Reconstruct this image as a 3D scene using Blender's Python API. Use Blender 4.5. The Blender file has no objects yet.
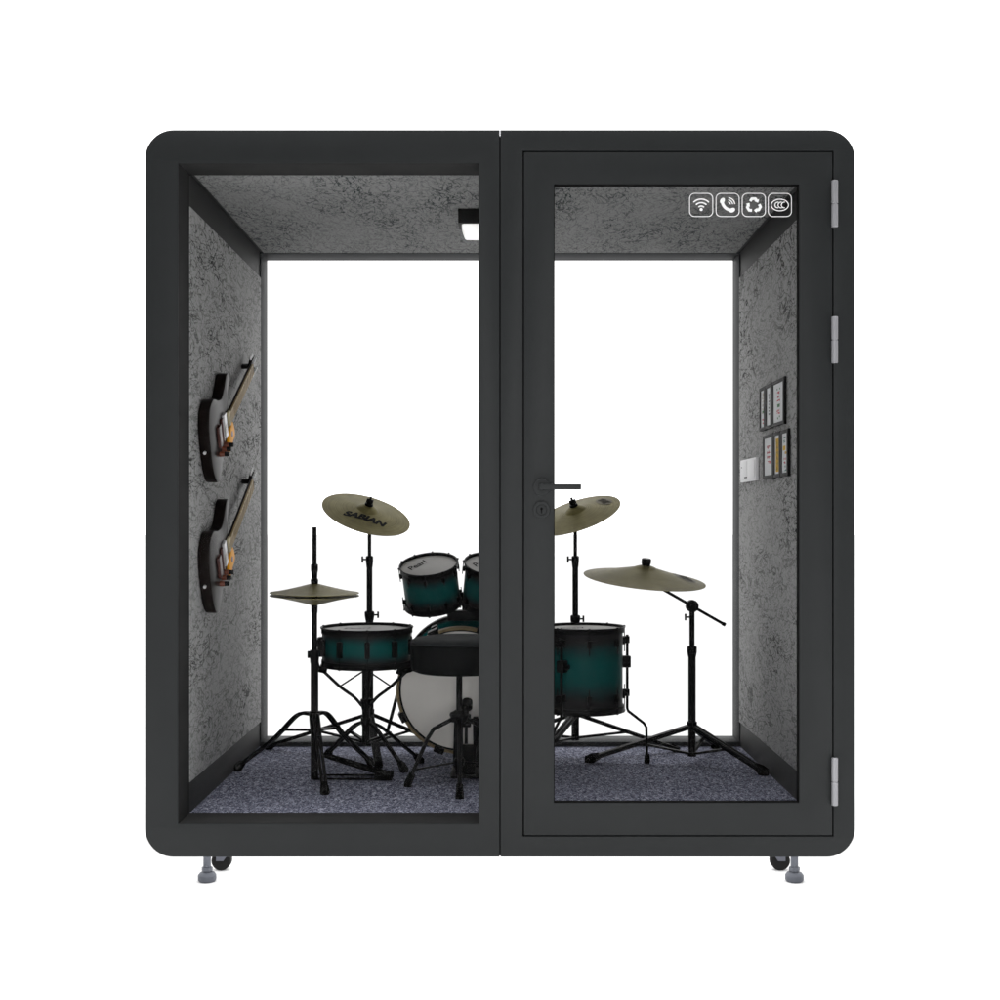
import bpy, bmesh, math, random
from mathutils import Vector, Matrix

random.seed(7)
scene = bpy.context.scene
C = scene.collection
R = math.radians

# ------------------------------------------------------------------ camera
CAM_Z = 1.19
cam_d = bpy.data.cameras.new("camera")
cam = bpy.data.objects.new("camera", cam_d)
C.objects.link(cam)
cam.location = (0, -4.2, CAM_Z)
cam.rotation_euler = (R(90), 0, 0)
cam_d.sensor_width = 36
cam_d.lens = 36 * 1.327
cam_d.shift_y = 0.018
cam_d.clip_start = 0.05
cam_d.clip_end = 500
scene.camera = cam

# ------------------------------------------------------------------ world: a white studio, dimmer on the camera's side
world = bpy.data.worlds.new("World")
scene.world = world
world.use_nodes = True
wn, wl = world.node_tree.nodes, world.node_tree.links
wn.clear()
w_out = wn.new("ShaderNodeOutputWorld")
w_bg = wn.new("ShaderNodeBackground")
w_tc = wn.new("ShaderNodeTexCoord")
w_sep = wn.new("ShaderNodeSeparateXYZ")
w_map = wn.new("ShaderNodeMapRange")
w_map.interpolation_type = 'SMOOTHSTEP'
w_map.inputs[1].default_value = -0.45
w_map.inputs[2].default_value = 0.15
w_map.inputs[3].default_value = 0.12
w_map.inputs[4].default_value = 1.85
wl.new(w_tc.outputs["Generated"], w_sep.inputs[0])
wl.new(w_sep.outputs["Y"], w_map.inputs[0])
wl.new(w_map.outputs[0], w_bg.inputs["Strength"])
w_bg.inputs["Color"].default_value = (1, 1, 1, 1)
wl.new(w_bg.outputs[0], w_out.inputs[0])


def area_lamp(name, loc, target, sx, sy, watts, col=(1, 1, 1), spread=180):
    d = bpy.data.lights.new(name, 'AREA')
    d.shape = 'RECTANGLE'
    d.size, d.size_y = sx, sy
    d.energy = watts
    d.color = col
    d.spread = R(spread)
    o = bpy.data.objects.new(name, d)
    C.objects.link(o)
    o.location = loc
    o.rotation_euler = (Vector(target) - Vector(loc)).to_track_quat('-Z', 'Y').to_euler()
    return o


area_lamp("overhead_fill", (0, -1.25, 4.2), (0, -1.25, 0), 9.5, 2.7, 145, spread=70)  # unseen lamp added to blow the floor out to white
area_lamp("base_fill", (0, 0.74, 0.112), (0, 0.74, 0), 2.12, 1.44, 17)  # unseen lamp added beneath the base to lift the shadow there
area_lamp("strip_softbox", (0.1, -4.9, 1.35), (0.1, 0, 1.3), 0.4, 1.6, 47)

scene.render.engine = 'CYCLES'
scene.cycles.use_denoising = True
scene.cycles.use_adaptive_sampling = False
scene.cycles.sample_clamp_indirect = 2.5
scene.cycles.sampling_pattern = 'TABULATED_SOBOL'
scene.cycles.max_bounces = 10
scene.cycles.transparent_max_bounces = 16
scene.cycles.caustics_reflective = False
scene.cycles.caustics_refractive = False
scene.view_settings.view_transform = 'Standard'
scene.view_settings.look = 'None'
scene.view_settings.exposure = 0
scene.view_settings.gamma = 1
scene.view_settings.use_curve_mapping = False


# ------------------------------------------------------------------ materials
def mat(name, col, rough=0.6, metal=0.0, spec=0.5, coat=0.0, emit=None, bump=0.0, bump_scale=300.0, vary=0.0, vary_scale=8.0):
    m = bpy.data.materials.new(name)
    m.use_nodes = True
    nt = m.node_tree
    b = nt.nodes["Principled BSDF"]
    b.inputs["Base Color"].default_value = (*col, 1)
    b.inputs["Roughness"].default_value = rough
    b.inputs["Metallic"].default_value = metal
    b.inputs["Specular IOR Level"].default_value = spec
    b.inputs["Coat Weight"].default_value = coat
    b.inputs["Coat Roughness"].default_value = 0.08
    if emit:
        b.inputs["Emission Color"].default_value = (*emit[0], 1)
        b.inputs["Emission Strength"].default_value = emit[1]
    if bump or vary:
        tc = nt.nodes.new("ShaderNodeTexCoord")
    if vary:
        n = nt.nodes.new("ShaderNodeTexNoise")
        n.inputs["Scale"].default_value = vary_scale
        n.inputs["Detail"].default_value = 6
        nt.links.new(tc.outputs["Object"], n.inputs["Vector"])
        mr = nt.nodes.new("ShaderNodeMapRange")
        mr.inputs[1].default_value, mr.inputs[2].default_value = 0.3, 0.7
        mr.inputs[3].default_value, mr.inputs[4].default_value = 1 - vary, 1 + vary
        nt.links.new(n.outputs["Fac"], mr.inputs[0])
        mx = nt.nodes.new("ShaderNodeVectorMath")
        mx.operation = 'SCALE'
        mx.inputs[0].default_value = col
        nt.links.new(mr.outputs[0], mx.inputs["Scale"])
        nt.links.new(mx.outputs[0], b.inputs["Base Color"])
    if bump:
        n2 = nt.nodes.new("ShaderNodeTexNoise")
        n2.inputs["Scale"].default_value = bump_scale
        n2.inputs["Detail"].default_value = 3
        nt.links.new(tc.outputs["Object"], n2.inputs["Vector"])
        bp = nt.nodes.new("ShaderNodeBump")
        bp.inputs["Strength"].default_value = bump
        bp.inputs["Distance"].default_value = 0.002
        nt.links.new(n2.outputs["Fac"], bp.inputs["Height"])
        nt.links.new(bp.outputs[0], b.inputs["Normal"])
    return m


def glass_mat(name, amount=0.35, tint=(1, 1, 1)):
    """thin clear pane: straight-through with a weak Fresnel reflection"""
    m = bpy.data.materials.new(name)
    m.use_nodes = True
    nt = m.node_tree
    nt.nodes.clear()
    out = nt.nodes.new("ShaderNodeOutputMaterial")
    tr = nt.nodes.new("ShaderNodeBsdfTransparent")
    tr.inputs[0].default_value = (*tint, 1)
    gl = nt.nodes.new("ShaderNodeBsdfGlossy")
    gl.inputs["Roughness"].default_value = 0.02
    fr = nt.nodes.new("ShaderNodeFresnel")
    fr.inputs[0].default_value = 1.3
    mu = nt.nodes.new("ShaderNodeMath")
    mu.operation = 'MULTIPLY'
    mu.inputs[1].default_value = amount
    mix = nt.nodes.new("ShaderNodeMixShader")
    nt.links.new(fr.outputs[0], mu.inputs[0])
    nt.links.new(mu.outputs[0], mix.inputs[0])
    nt.links.new(tr.outputs[0], mix.inputs[1])
    nt.links.new(gl.outputs[0], mix.inputs[2])
    nt.links.new(mix.outputs[0], out.inputs[0])
    return m


def felt_mat(name, stretch, light, dark, seed):
    """grey polyester felt with dark curly fibres pressed in"""
    m = bpy.data.materials.new(name)
    m.use_nodes = True
    nt = m.node_tree
    N, L = nt.nodes, nt.links
    b = N["Principled BSDF"]
    b.inputs["Roughness"].default_value = 0.95
    b.inputs["Specular IOR Level"].default_value = 0.1
    tc = N.new("ShaderNodeTexCoord")
    mp = N.new("ShaderNodeMapping")
    mp.inputs["Scale"].default_value = stretch
    mp.inputs["Location"].default_value = (seed, seed * 1.7, seed * 0.6)
    L.new(tc.outputs["Object"], mp.inputs["Vector"])

    def ridge(scale, distort, width, detail=2.0):
        n = N.new("ShaderNodeTexNoise")
        n.inputs["Scale"].default_value = scale
        n.inputs["Detail"].default_value = detail
        n.inputs["Distortion"].default_value = distort
        L.new(mp.outputs[0], n.inputs["Vector"])
        s = N.new("ShaderNodeMath"); s.operation = 'SUBTRACT'; s.inputs[1].default_value = 0.5
        L.new(n.outputs["Fac"], s.inputs[0])
        a = N.new("ShaderNodeMath"); a.operation = 'ABSOLUTE'
        L.new(s.outputs[0], a.inputs[0])
        r = N.new("ShaderNodeMapRange")
        r.inputs[1].default_value, r.inputs[2].default_value = 0.0, width
        r.inputs[3].default_value, r.inputs[4].default_value = 1.0, 0.0
        L.new(a.outputs[0], r.inputs[0])
        return r.outputs[0]

    r1 = ridge(9, 2.4, 0.022)
    r2 = ridge(20, 2.2, 0.038)
    r3 = ridge(42, 1.8, 0.070)
    # patches where the fibres gather
    pn = N.new("ShaderNodeTexNoise")
    pn.inputs["Scale"].default_value = 5.0
    pn.inputs["Detail"].default_value = 3
    L.new(mp.outputs[0], pn.inputs["Vector"])
    pr = N.new("ShaderNodeMapRange")
    pr.inputs[1].default_value, pr.inputs[2].default_value = 0.36, 0.66
    pr.inputs[3].default_value, pr.inputs[4].default_value = 0.40, 1.0
    L.new(pn.outputs["Fac"], pr.inputs[0])

    def mul(a, k):
        x = N.new("ShaderNodeMath"); x.operation = 'MULTIPLY'
        L.new(a, x.inputs[0])
        if isinstance(k, float):
            x.inputs[1].default_value = k
        else:
            L.new(k, x.inputs[1])
        return x.outputs[0]

    def add(a, c):
        x = N.new("ShaderNodeMath"); x.operation = 'ADD'; x.use_clamp = True
        L.new(a, x.inputs[0]); L.new(c, x.inputs[1])
        return x.outputs[0]

    v = add(add(mul(r1, 1.0), mul(r2, 0.95)), mul(r3, 0.35))
    v = mul(v, pr.outputs[0])
    fine = N.new("ShaderNodeTexNoise")
    fine.inputs["Scale"].default_value = 160
    fine.inputs["Detail"].default_value = 4
    L.new(mp.outputs[0], fine.inputs["Vector"])
    fr = N.new("ShaderNodeMapRange")
    fr.inputs[1].default_value, fr.inputs[2].default_value = 0.3, 0.7
    fr.inputs[3].default_value, fr.inputs[4].default_value = -0.10, 0.12
    L.new(fine.outputs["Fac"], fr.inputs[0])
    v = add(v, fr.outputs[0])
    cm = N.new("ShaderNodeMix")
    cm.data_type = 'RGBA'
    cm.inputs[6].default_value = (*light, 1)
    cm.inputs[7].default_value = (*dark, 1)
    L.new(v, cm.inputs[0])
    L.new(cm.outputs[2], b.inputs["Base Color"])
    bp = N.new("ShaderNodeBump")
    bp.inputs["Strength"].default_value = 0.35
    bp.inputs["Distance"].default_value = 0.003
    bp.invert = True
    L.new(v, bp.inputs["Height"])
    L.new(bp.outputs[0], b.inputs["Normal"])
    return m


def carpet_mat():
    m = bpy.data.materials.new("carpet_pile")
    m.use_nodes = True
    nt = m.node_tree
    N, L = nt.nodes, nt.links
    b = N["Principled BSDF"]
    b.inputs["Roughness"].default_value = 1.0
    b.inputs["Specular IOR Level"].default_value = 0.05
    tc = N.new("ShaderNodeTexCoord")
    mp = N.new("ShaderNodeMapping")
    mp.inputs["Scale"].default_value = (1.0, 0.45, 1.0)
    L.new(tc.outputs["Object"], mp.inputs["Vector"])
    n = N.new("ShaderNodeTexNoise")
    n.inputs["Scale"].default_value = 105
    n.inputs["Detail"].default_value = 5
    n.inputs["Roughness"].default_value = 0.75
    n.inputs["Distortion"].default_value = 1.2
    L.new(mp.outputs[0], n.inputs["Vector"])
    cr = N.new("ShaderNodeValToRGB")
    e = cr.color_ramp.elements
    e[0].position, e[0].color = 0.36, (0.020, 0.021, 0.033, 1)
    e[1].position, e[1].color = 0.66, (0.54, 0.555, 0.66, 1)
    k = cr.color_ramp.elements.new(0.50)
    k.color = (0.120, 0.126, 0.176, 1)
    L.new(n.outputs["Fac"], cr.inputs[0])
    L.new(cr.outputs[0], b.inputs["Base Color"])
    bp = N.new("ShaderNodeBump")
    bp.inputs["Strength"].default_value = 0.6
    bp.inputs["Distance"].default_value = 0.004
    L.new(n.outputs["Fac"], bp.inputs["Height"])
    L.new(bp.outputs[0], b.inputs["Normal"])
    return m


def burst_mat(name, H, gloss=0.05):
    """lacquered drum shell: a black sunburst fading to teal round the middle band (local z runs along the drum)"""
    m = bpy.data.materials.new(name)
    m.use_nodes = True
    nt = m.node_tree
    N, L = nt.nodes, nt.links
    b = N["Principled BSDF"]
    b.inputs["Roughness"].default_value = 0.38
    b.inputs["Specular IOR Level"].default_value = gloss
    tc = N.new("ShaderNodeTexCoord")
    sp = N.new("ShaderNodeSeparateXYZ")
    L.new(tc.outputs["Object"], sp.inputs[0])
    nz = N.new("ShaderNodeTexNoise")
    nz.inputs["Scale"].default_value = 14
    nz.inputs["Detail"].default_value = 6
    L.new(tc.outputs["Object"], nz.inputs["Vector"])
    mr = N.new("ShaderNodeMapRange")
    mr.inputs[1].default_value, mr.inputs[2].default_value = 0.0, H
    L.new(sp.outputs[2], mr.inputs[0])
    w = N.new("ShaderNodeMath"); w.operation = 'MULTIPLY_ADD'
    w.inputs[1].default_value = 0.14
    L.new(nz.outputs["Fac"], w.inputs[0])
    s = N.new("ShaderNodeMath"); s.operation = 'SUBTRACT'; s.inputs[1].default_value = 0.07
    L.new(mr.outputs[0], s.inputs[0])
    L.new(s.outputs[0], w.inputs[2])
    cr = N.new("ShaderNodeValToRGB")
    cr.color_ramp.interpolation = 'EASE'
    e = cr.color_ramp.elements
    e[0].position, e[0].color = 0.12, (0.013, 0.013, 0.014, 1)
    e[1].position, e[1].color = 0.88, (0.013, 0.013, 0.014, 1)
    for p, c in ((0.44, (0.003, 0.064, 0.061, 1)), (0.58, (0.003, 0.064, 0.061, 1))):
        k = cr.color_ramp.elements.new(p)
        k.color = c
    L.new(w.outputs[0], cr.inputs[0])
    L.new(cr.outputs[0], b.inputs["Base Color"])
    return m


def cymbal_mat():
    m = bpy.data.materials.new("cymbal_bronze")
    m.use_nodes = True
    nt = m.node_tree
    N, L = nt.nodes, nt.links
    b = N["Principled BSDF"]
    b.inputs["Metallic"].default_value = 0.35
    b.inputs["Roughness"].default_value = 0.5
    b.inputs["Specular IOR Level"].default_value = 0.05
    tc = N.new("ShaderNodeTexCoord")
    sp = N.new("ShaderNodeSeparateXYZ")
    L.new(tc.outputs["Object"], sp.inputs[0])
    px = N.new("ShaderNodeMath"); px.operation = 'POWER'; px.inputs[1].default_value = 2
    py = N.new("ShaderNodeMath"); py.operation = 'POWER'; py.inputs[1].default_value = 2
    L.new(sp.outputs[0], px.inputs[0]); L.new(sp.outputs[1], py.inputs[0])
    ad = N.new("ShaderNodeMath"); ad.operation = 'ADD'
    L.new(px.outputs[0], ad.inputs[0]); L.new(py.outputs[0], ad.inputs[1])
    sq = N.new("ShaderNodeMath"); sq.operation = 'SQRT'
    L.new(ad.outputs[0], sq.inputs[0])
    n = N.new("ShaderNodeTexNoise")
    n.noise_dimensions = '1D'
    n.inputs["Scale"].default_value = 260
    n.inputs["Detail"].default_value = 4
    L.new(sq.outputs[0], n.inputs["W"])
    n2 = N.new("ShaderNodeTexNoise")
    n2.inputs["Scale"].default_value = 18
    n2.inputs["Detail"].default_value = 5
    L.new(tc.outputs["Object"], n2.inputs["Vector"])
    av = N.new("ShaderNodeMath"); av.operation = 'MULTIPLY_ADD'; av.inputs[1].default_value = 0.6
    L.new(n.outputs["Fac"], av.inputs[0])
    hf = N.new("ShaderNodeMath"); hf.operation = 'MULTIPLY'; hf.inputs[1].default_value = 0.4
    L.new(n2.outputs["Fac"], hf.inputs[0]); L.new(hf.outputs[0], av.inputs[2])
    cr = N.new("ShaderNodeValToRGB")
    e = cr.color_ramp.elements
    e[0].position, e[0].color = 0.32, (0.105, 0.092, 0.037, 1)
    e[1].position, e[1].color = 0.68, (0.215, 0.188, 0.084, 1)
    L.new(av.outputs[0], cr.inputs[0])
    L.new(cr.outputs[0], b.inputs["Base Color"])
    bp = N.new("ShaderNodeBump")
    bp.inputs["Strength"].default_value = 0.25
    bp.inputs["Distance"].default_value = 0.001
    L.new(n.outputs["Fac"], bp.inputs["Height"])
    L.new(bp.outputs[0], b.inputs["Normal"])
    return m


M = dict(
    ground=mat("white_floor", (0.95, 0.95, 0.95), 0.9, spec=0.0),
    paint=mat("charcoal_powder_coat", (0.0135, 0.0150, 0.0156), 0.5, spec=0.22, bump=0.06, bump_scale=900, vary=0.05),
    trim=mat("black_trim", (0.009, 0.009, 0.009), 0.55, spec=0.12, vary=0.08),
    reveal_shade=mat("reveal_shade_tone", (0.021, 0.021, 0.021), 0.8, spec=0.04, vary=0.1),  # added dark tone that dulls the grazing light on the reveal
    rear=mat("rear_aluminium_paint", (0.024, 0.026, 0.028), 0.6, spec=0.12, vary=0.05),
    dark=mat("gap_rubber", (0.004, 0.004, 0.004), 0.9, spec=0.05),
    glass=glass_mat("clear_pane", 0.10),
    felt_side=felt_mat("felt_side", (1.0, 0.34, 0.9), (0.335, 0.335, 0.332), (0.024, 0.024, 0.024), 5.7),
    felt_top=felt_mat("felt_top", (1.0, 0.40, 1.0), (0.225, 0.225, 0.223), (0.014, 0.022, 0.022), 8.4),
    carpet=carpet_mat(),
    hinge=mat("satin_steel", (0.27, 0.27, 0.285), 0.42, metal=0.35, spec=0.4),
    foot=mat("zinc_foot", (0.105, 0.112, 0.132), 0.5, metal=0.4),
    tyre=mat("caster_rubber", (0.008, 0.008, 0.008), 0.7, spec=0.2),
    bracket=mat("caster_bracket", (0.12, 0.125, 0.15), 0.5, metal=0.4),
    handle=mat("handle_graphite", (0.0135, 0.0150, 0.0156), 0.48, spec=0.22),
    print_white=mat("white_print", (0.85, 0.85, 0.85), 0.8, spec=0.1),
    gap_light=mat("gap_light_grey", (0.75, 0.75, 0.78), 0.6),  # pale tone standing in for light through the seam
    lamp_body=mat("lamp_housing", (0.005, 0.005, 0.005), 0.5, spec=0.1),
    lamp_glow=mat("lamp_diffuser", (0.80, 0.80, 0.79), 0.5, emit=((1.0, 0.99, 0.97), 0.55)),
    metal=mat("black_hardware", (0.0035, 0.0035, 0.0038), 0.45, spec=0.07, vary=0.2, vary_scale=30),
    rubber=mat("black_rubber", (0.003, 0.003, 0.003), 0.85, spec=0.0),
    head=mat("drumhead_film", (0.39, 0.38, 0.365), 0.55, spec=0.25, vary=0.06),
    bass_head=mat("bass_head_film", (0.84, 0.815, 0.77), 0.6, spec=0.2, vary=0.05, vary_scale=3),
    wood=mat("maple_hoop", (0.21, 0.160, 0.080), 0.5, spec=0.3, vary=0.25, vary_scale=25),
    seat_top=mat("seat_cloth", (0.018, 0.020, 0.021), 0.85, spec=0.1, bump=0.5, bump_scale=500, vary=0.15, vary_scale=40),
    seat_side=mat("seat_vinyl", (0.0033, 0.0036, 0.0038), 0.6, spec=0.04, bump=0.3, bump_scale=220, vary=0.2, vary_scale=30),
    cymbal=cymbal_mat(),
    ink=mat("black_ink", (0.004, 0.004, 0.004), 0.7, spec=0.1),
    brown_ink=mat("brown_ink", (0.030, 0.020, 0.008), 0.7, spec=0.1),
    faint_ink=mat("faded_ink", (0.10, 0.085, 0.042), 0.6, metal=0.4),
    gloss=mat("black_lacquer", (0.007, 0.005, 0.0045), 0.3, spec=0.03),
    board=mat("maple_fretboard", (0.34, 0.245, 0.115), 0.5, vary=0.15, vary_scale=30),
    bronze=mat("string_bronze", (0.20, 0.15, 0.075), 0.5, spec=0.1),
    cream=mat("cream_plate", (0.50, 0.44, 0.28), 0.5),
    chrome=mat("pickup_chrome", (0.62, 0.62, 0.63), 0.35, metal=0.3),
    maroon=mat("dark_red_bridge", (0.040, 0.010, 0.007), 0.4),
    amber=mat("amber_plate", (0.80, 0.34, 0.010), 0.5, spec=0.1),
    knobwood=mat("brown_knob", (0.13, 0.030, 0.010), 0.4),
    frame=mat("grey_frame", (0.060, 0.060, 0.060), 0.7, spec=0.05),
    frame_edge=mat("frame_side_black", (0.008, 0.008, 0.008), 0.7, spec=0.05),
    paper=mat("print_paper", (0.68, 0.69, 0.70), 0.9, spec=0.02, vary=0.04, vary_scale=60),
    plate=mat("switch_plastic", (0.62, 0.62, 0.63), 0.5, vary=0.03),
    red=mat("red_ink", (0.50, 0.055, 0.070), 0.8),
    yellow=mat("yellow_ink", (0.60, 0.36, 0.02), 0.8),
    teal=mat("teal_ink", (0.09, 0.22, 0.20), 0.8),
    olive=mat("olive_ink", (0.28, 0.22, 0.10), 0.8),
    green=mat("green_ink", (0.05, 0.16, 0.06), 0.8),
)


# ------------------------------------------------------------------ mesh building
def finish(o, angle=35):
    me = o.data
    if len(me.polygons):
        me.polygons.foreach_set("use_smooth", [True] * len(me.polygons))
        me.set_sharp_from_angle(angle=R(angle))
    me.update()
    return o


def obj(name, bm, material, parent=None, angle=35):
    bmesh.ops.recalc_face_normals(bm, faces=bm.faces[:])
    me = bpy.data.meshes.new(name)
    bm.to_mesh(me)
    bm.free()
    me.materials.append(material)
    o = bpy.data.objects.new(name, me)
    C.objects.link(o)
    if parent:
        o.parent = parent
    return finish(o, angle)


def tag(o, label=None, cat=None, group=None, kind=None):
    if label: o["label"] = label
    if cat: o["category"] = cat
    if group: o["group"] = group
    if kind: o["kind"] = kind
    return o


def empty(name, loc, label, cat, group=None, matrix=None):
    o = bpy.data.objects.new(name, None)
    C.objects.link(o)
    o.empty_display_size = 0.05
    if matrix is not None:
        o.matrix_world = matrix
    else:
        o.location = loc
    return tag(o, label, cat, group)


def BM():
    return bmesh.new()


def box(bm, lo, hi, bevel=0.0, mtx=None):
    lo, hi = Vector(lo), Vector(hi)
    c = (lo + hi) / 2
    s = hi - lo
    g = bmesh.ops.create_cube(bm, size=1.0, matrix=Matrix.Translation(c) @ Matrix.Diagonal((*s, 1)))
    vs = g["verts"]
    if bevel:
        es = list({e for v in vs for e in v.link_edges})
        r = bmesh.ops.bevel(bm, geom=es, offset=bevel, segments=2, affect='EDGES', profile=0.7)
        vs = list({v for f in r["faces"] for v in f.verts} | {v for v in vs if v.is_valid})
    if mtx is not None:
        seen = set()
        stack = [v for v in vs if v.is_valid]
        while stack:
            v = stack.pop()
            if v in seen: continue
            seen.add(v)
            stack += [e.other_vert(v) for e in v.link_edges]
        bmesh.ops.transform(bm, matrix=mtx, verts=list(seen))
    return bm


def tube(bm, pts, rad, n=12, flat=None):
    """a swept tube; rad is a number or one per point; flat=(w, h) sweeps a rounded flat bar instead"""
    pts = [Vector(p) for p in pts]
    k = len(pts)
    rads = rad if isinstance(rad, (list, tuple)) else [rad] * k
    tang = []
    for i in range(k):
        a = pts[max(i - 1, 0)]
        b = pts[min(i + 1, k - 1)]
        t = (b - a)
        tang.append(t.normalized() if t.length > 1e-9 else Vector((0, 0, 1)))
    up = Vector((0, 0, 1)) if abs(tang[0].z) < 0.95 else Vector((1, 0, 0))
    u = tang[0].cross(up).normalized()
    rings = []
    for i in range(k):
        u = (u - tang[i] * u.dot(tang[i])).normalized()
        v = tang[i].cross(u)
        ring = []
        for j in range(n):
            a = 2 * math.pi * j / n
            if flat:
                ca, sa = math.cos(a), math.sin(a)
                e = 0.45
                x = math.copysign(abs(ca) ** e, ca) * flat[0] / 2 * rads[i]
                y = math.copysign(abs(sa) ** e, sa) * flat[1] / 2 * rads[i]
                ring.append(bm.verts.new(pts[i] + u * x + v * y))
            else:
                ring.append(bm.verts.new(pts[i] + (u * math.cos(a) + v * math.sin(a)) * rads[i]))
        rings.append(ring)
    for i in range(k - 1):
        for j in range(n):
            bm.faces.new((rings[i][j], rings[i][(j + 1) % n], rings[i + 1][(j + 1) % n], rings[i + 1][j]))
    bm.faces.new(rings[0][::-1])
    bm.faces.new(rings[-1])
    return bm


def spline(pts, sub=6):
    pts = [Vector(p) for p in pts]
    out = []
    for i in range(len(pts) - 1):
        p0, p1, p2, p3 = pts[max(i - 1, 0)], pts[i], pts[i + 1], pts[min(i + 2, len(pts) - 1)]
        for s in range(sub):
            t = s / sub
            out.append(0.5 * ((2 * p1) + (p2 - p0) * t + (2 * p0 - 5 * p1 + 4 * p2 - p3) * t * t + (3 * p1 - p0 - 3 * p2 + p3) * t ** 3))
    out.append(pts[-1])
    return out


def closed_spline(pts, sub=5):
    n = len(pts)
    P = [Vector((*p, 0)) for p in pts]
    out = []
    for i in range(n):
        p0, p1, p2, p3 = P[i - 1], P[i], P[(i + 1) % n], P[(i + 2) % n]
        for s in range(sub):
            t = s / sub
            q = 0.5 * ((2 * p1) + (p2 - p0) * t + (2 * p0 - 5 * p1 + 4 * p2 - p3) * t * t + (3 * p1 - p0 - 3 * p2 + p3) * t ** 3)
            out.append((q.x, q.y))
    return out


def lathe(bm, prof, n=48, mtx=None, closed=False):
    """revolve (r, z) pairs about local z"""
    rings = []
    for r, z in prof:
        if r < 1e-6:
            rings.append([bm.verts.new((0, 0, z))])
        else:
            rings.append([bm.verts.new((r * math.cos(2 * math.pi * j / n), r * math.sin(2 * math.pi * j / n), z)) for j in range(n)])
    pairs = list(zip(rings[:-1], rings[1:]))
    if closed:
        pairs.append((rings[-1], rings[0]))
    for a, b in pairs:
        for j in range(n):
            q = [a[j % len(a)], a[(j + 1) % len(a)], b[(j + 1) % len(b)], b[j % len(b)]]
            q = list(dict.fromkeys(q))
            if len(q) >= 3:
                bm.faces.new(q)
    if mtx is not None:
        bmesh.ops.transform(bm, matrix=mtx, verts=[v for r in rings for v in r])
    return bm


def cyl(bm, p0, p1, r, n=16, chamfer=0.0):
    p0, p1 = Vector(p0), Vector(p1)
    d = p1 - p0
    c = min(chamfer, d.length * 0.3)
    prof = [(0, 0), (r - c, 0), (r, c), (r, d.length - c), (r - c, d.length), (0, d.length)] if c else [(0, 0), (r, 0), (r, d.length), (0, d.length)]
    mt = Matrix.Translation(p0) @ d.to_track_quat('Z', 'Y').to_matrix().to_4x4()
    return lathe(bm, prof, n, mt)


def prism(bm, outline, t0, t1, mtx=None, bevel=0.0):
    vs0 = [bm.verts.new((x, y, t0)) for x, y in outline]
    f = bm.faces.new(vs0)
    r = bmesh.ops.extrude_face_region(bm, geom=[f])
    nv = [g for g in r["geom"] if isinstance(g, bmesh.types.BMVert)]
    bmesh.ops.translate(bm, vec=(0, 0, t1 - t0), verts=nv)
    allv = vs0 + nv
    if bevel:
        es = [e for e in {e for v in allv for e in v.link_edges} if abs(e.verts[0].co.z - e.verts[1].co.z) < 1e-7]
        rr = bmesh.ops.bevel(bm, geom=es, offset=bevel, segments=2, affect='EDGES', profile=0.6)
        allv = [v for v in bm.verts]
    if mtx is not None:
        bmesh.ops.transform(bm, matrix=mtx, verts=[v for v in allv if v.is_valid])
    return bm


def mesh_from(ob):
    C.objects.link(ob)
    dg = bpy.context.evaluated_depsgraph_get()
    dg.update()
    me = bpy.data.meshes.new_from_object(ob.evaluated_get(dg))
    C.objects.unlink(ob)
    d = ob.data
    bpy.data.objects.remove(ob)
    bpy.data.curves.remove(d)
    return me


def curve_plate(name, loops, y0, y1, material, parent, bevel=0.0, tilt=True):
    """closed 2-D loops (first = outline, rest = holes) in x/z, extruded from y0 to y1"""
    cu = bpy.data.curves.new(name, 'CURVE')
    cu.dimensions = '2D'
    cu.fill_mode = 'BOTH'
    cu.extrude = (y1 - y0) / 2 - bevel
    cu.bevel_depth = bevel
    cu.bevel_resolution = 1
    cu.offset = -bevel
    for lp in loops:
        s = cu.splines.new('POLY')
        s.points.add(len(lp) - 1)
        for p, q in zip(s.points, lp):
            p.co = (q[0], q[1], 0, 1)
        s.use_cyclic_u = True
    me = mesh_from(bpy.data.objects.new(name, cu))
    me.name = name
    ym = (y0 + y1) / 2
    me.transform(Matrix(((1, 0, 0, 0), (0, 0, -1, ym), (0, 1, 0, 0), (0, 0, 0, 1))))
    me.materials.clear()
    me.materials.append(material)
    o = bpy.data.objects.new(name, me)
    C.objects.link(o)
    o.parent = parent
    bm = bmesh.new(); bm.from_mesh(me)
    bmesh.ops.remove_doubles(bm, verts=bm.verts[:], dist=1e-5)
    bmesh.ops.recalc_face_normals(bm, faces=bm.faces[:])
    bm.to_mesh(me); bm.free()
    return finish(o, 32)


def text_mesh(name, body, size, shear=0.0, extrude=0.0, bold=0.0):
    cu = bpy.data.curves.new(name, 'FONT')
    cu.body = body
    cu.size = size
    cu.shear = shear
    cu.align_x, cu.align_y = 'CENTER', 'CENTER'
    cu.extrude = extrude
    cu.offset = bold
    cu.resolution_u = 4
    me = mesh_from(bpy.data.objects.new(name, cu))
    me.name = name
    me.materials.clear()
    return me


def rect(x0, z0, x1, z1):
    return [(x0, z0), (x1, z0), (x1, z1), (x0, z1)]


def rounded(x0, z0, x1, z1, r, corners=(1, 1, 1, 1), n=12):
    """counter-clockwise; corners = bottom-left, bottom-right, top-right, top-left"""
    out = []
    for k, (cx, cz, a0) in enumerate(((x0 + r, z0 + r, 180), (x1 - r, z0 + r, 270), (x1 - r, z1 - r, 0), (x0 + r, z1 - r, 90))):
        if corners[k]:
            for i in range(n + 1):
                a = R(a0 + 90 * i / n)
                out.append((cx + r * math.cos(a), cz + r * math.sin(a)))
        else:
            out.append(((x0, z0), (x1, z0), (x1, z1), (x0, z1))[k])
    return out


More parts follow.
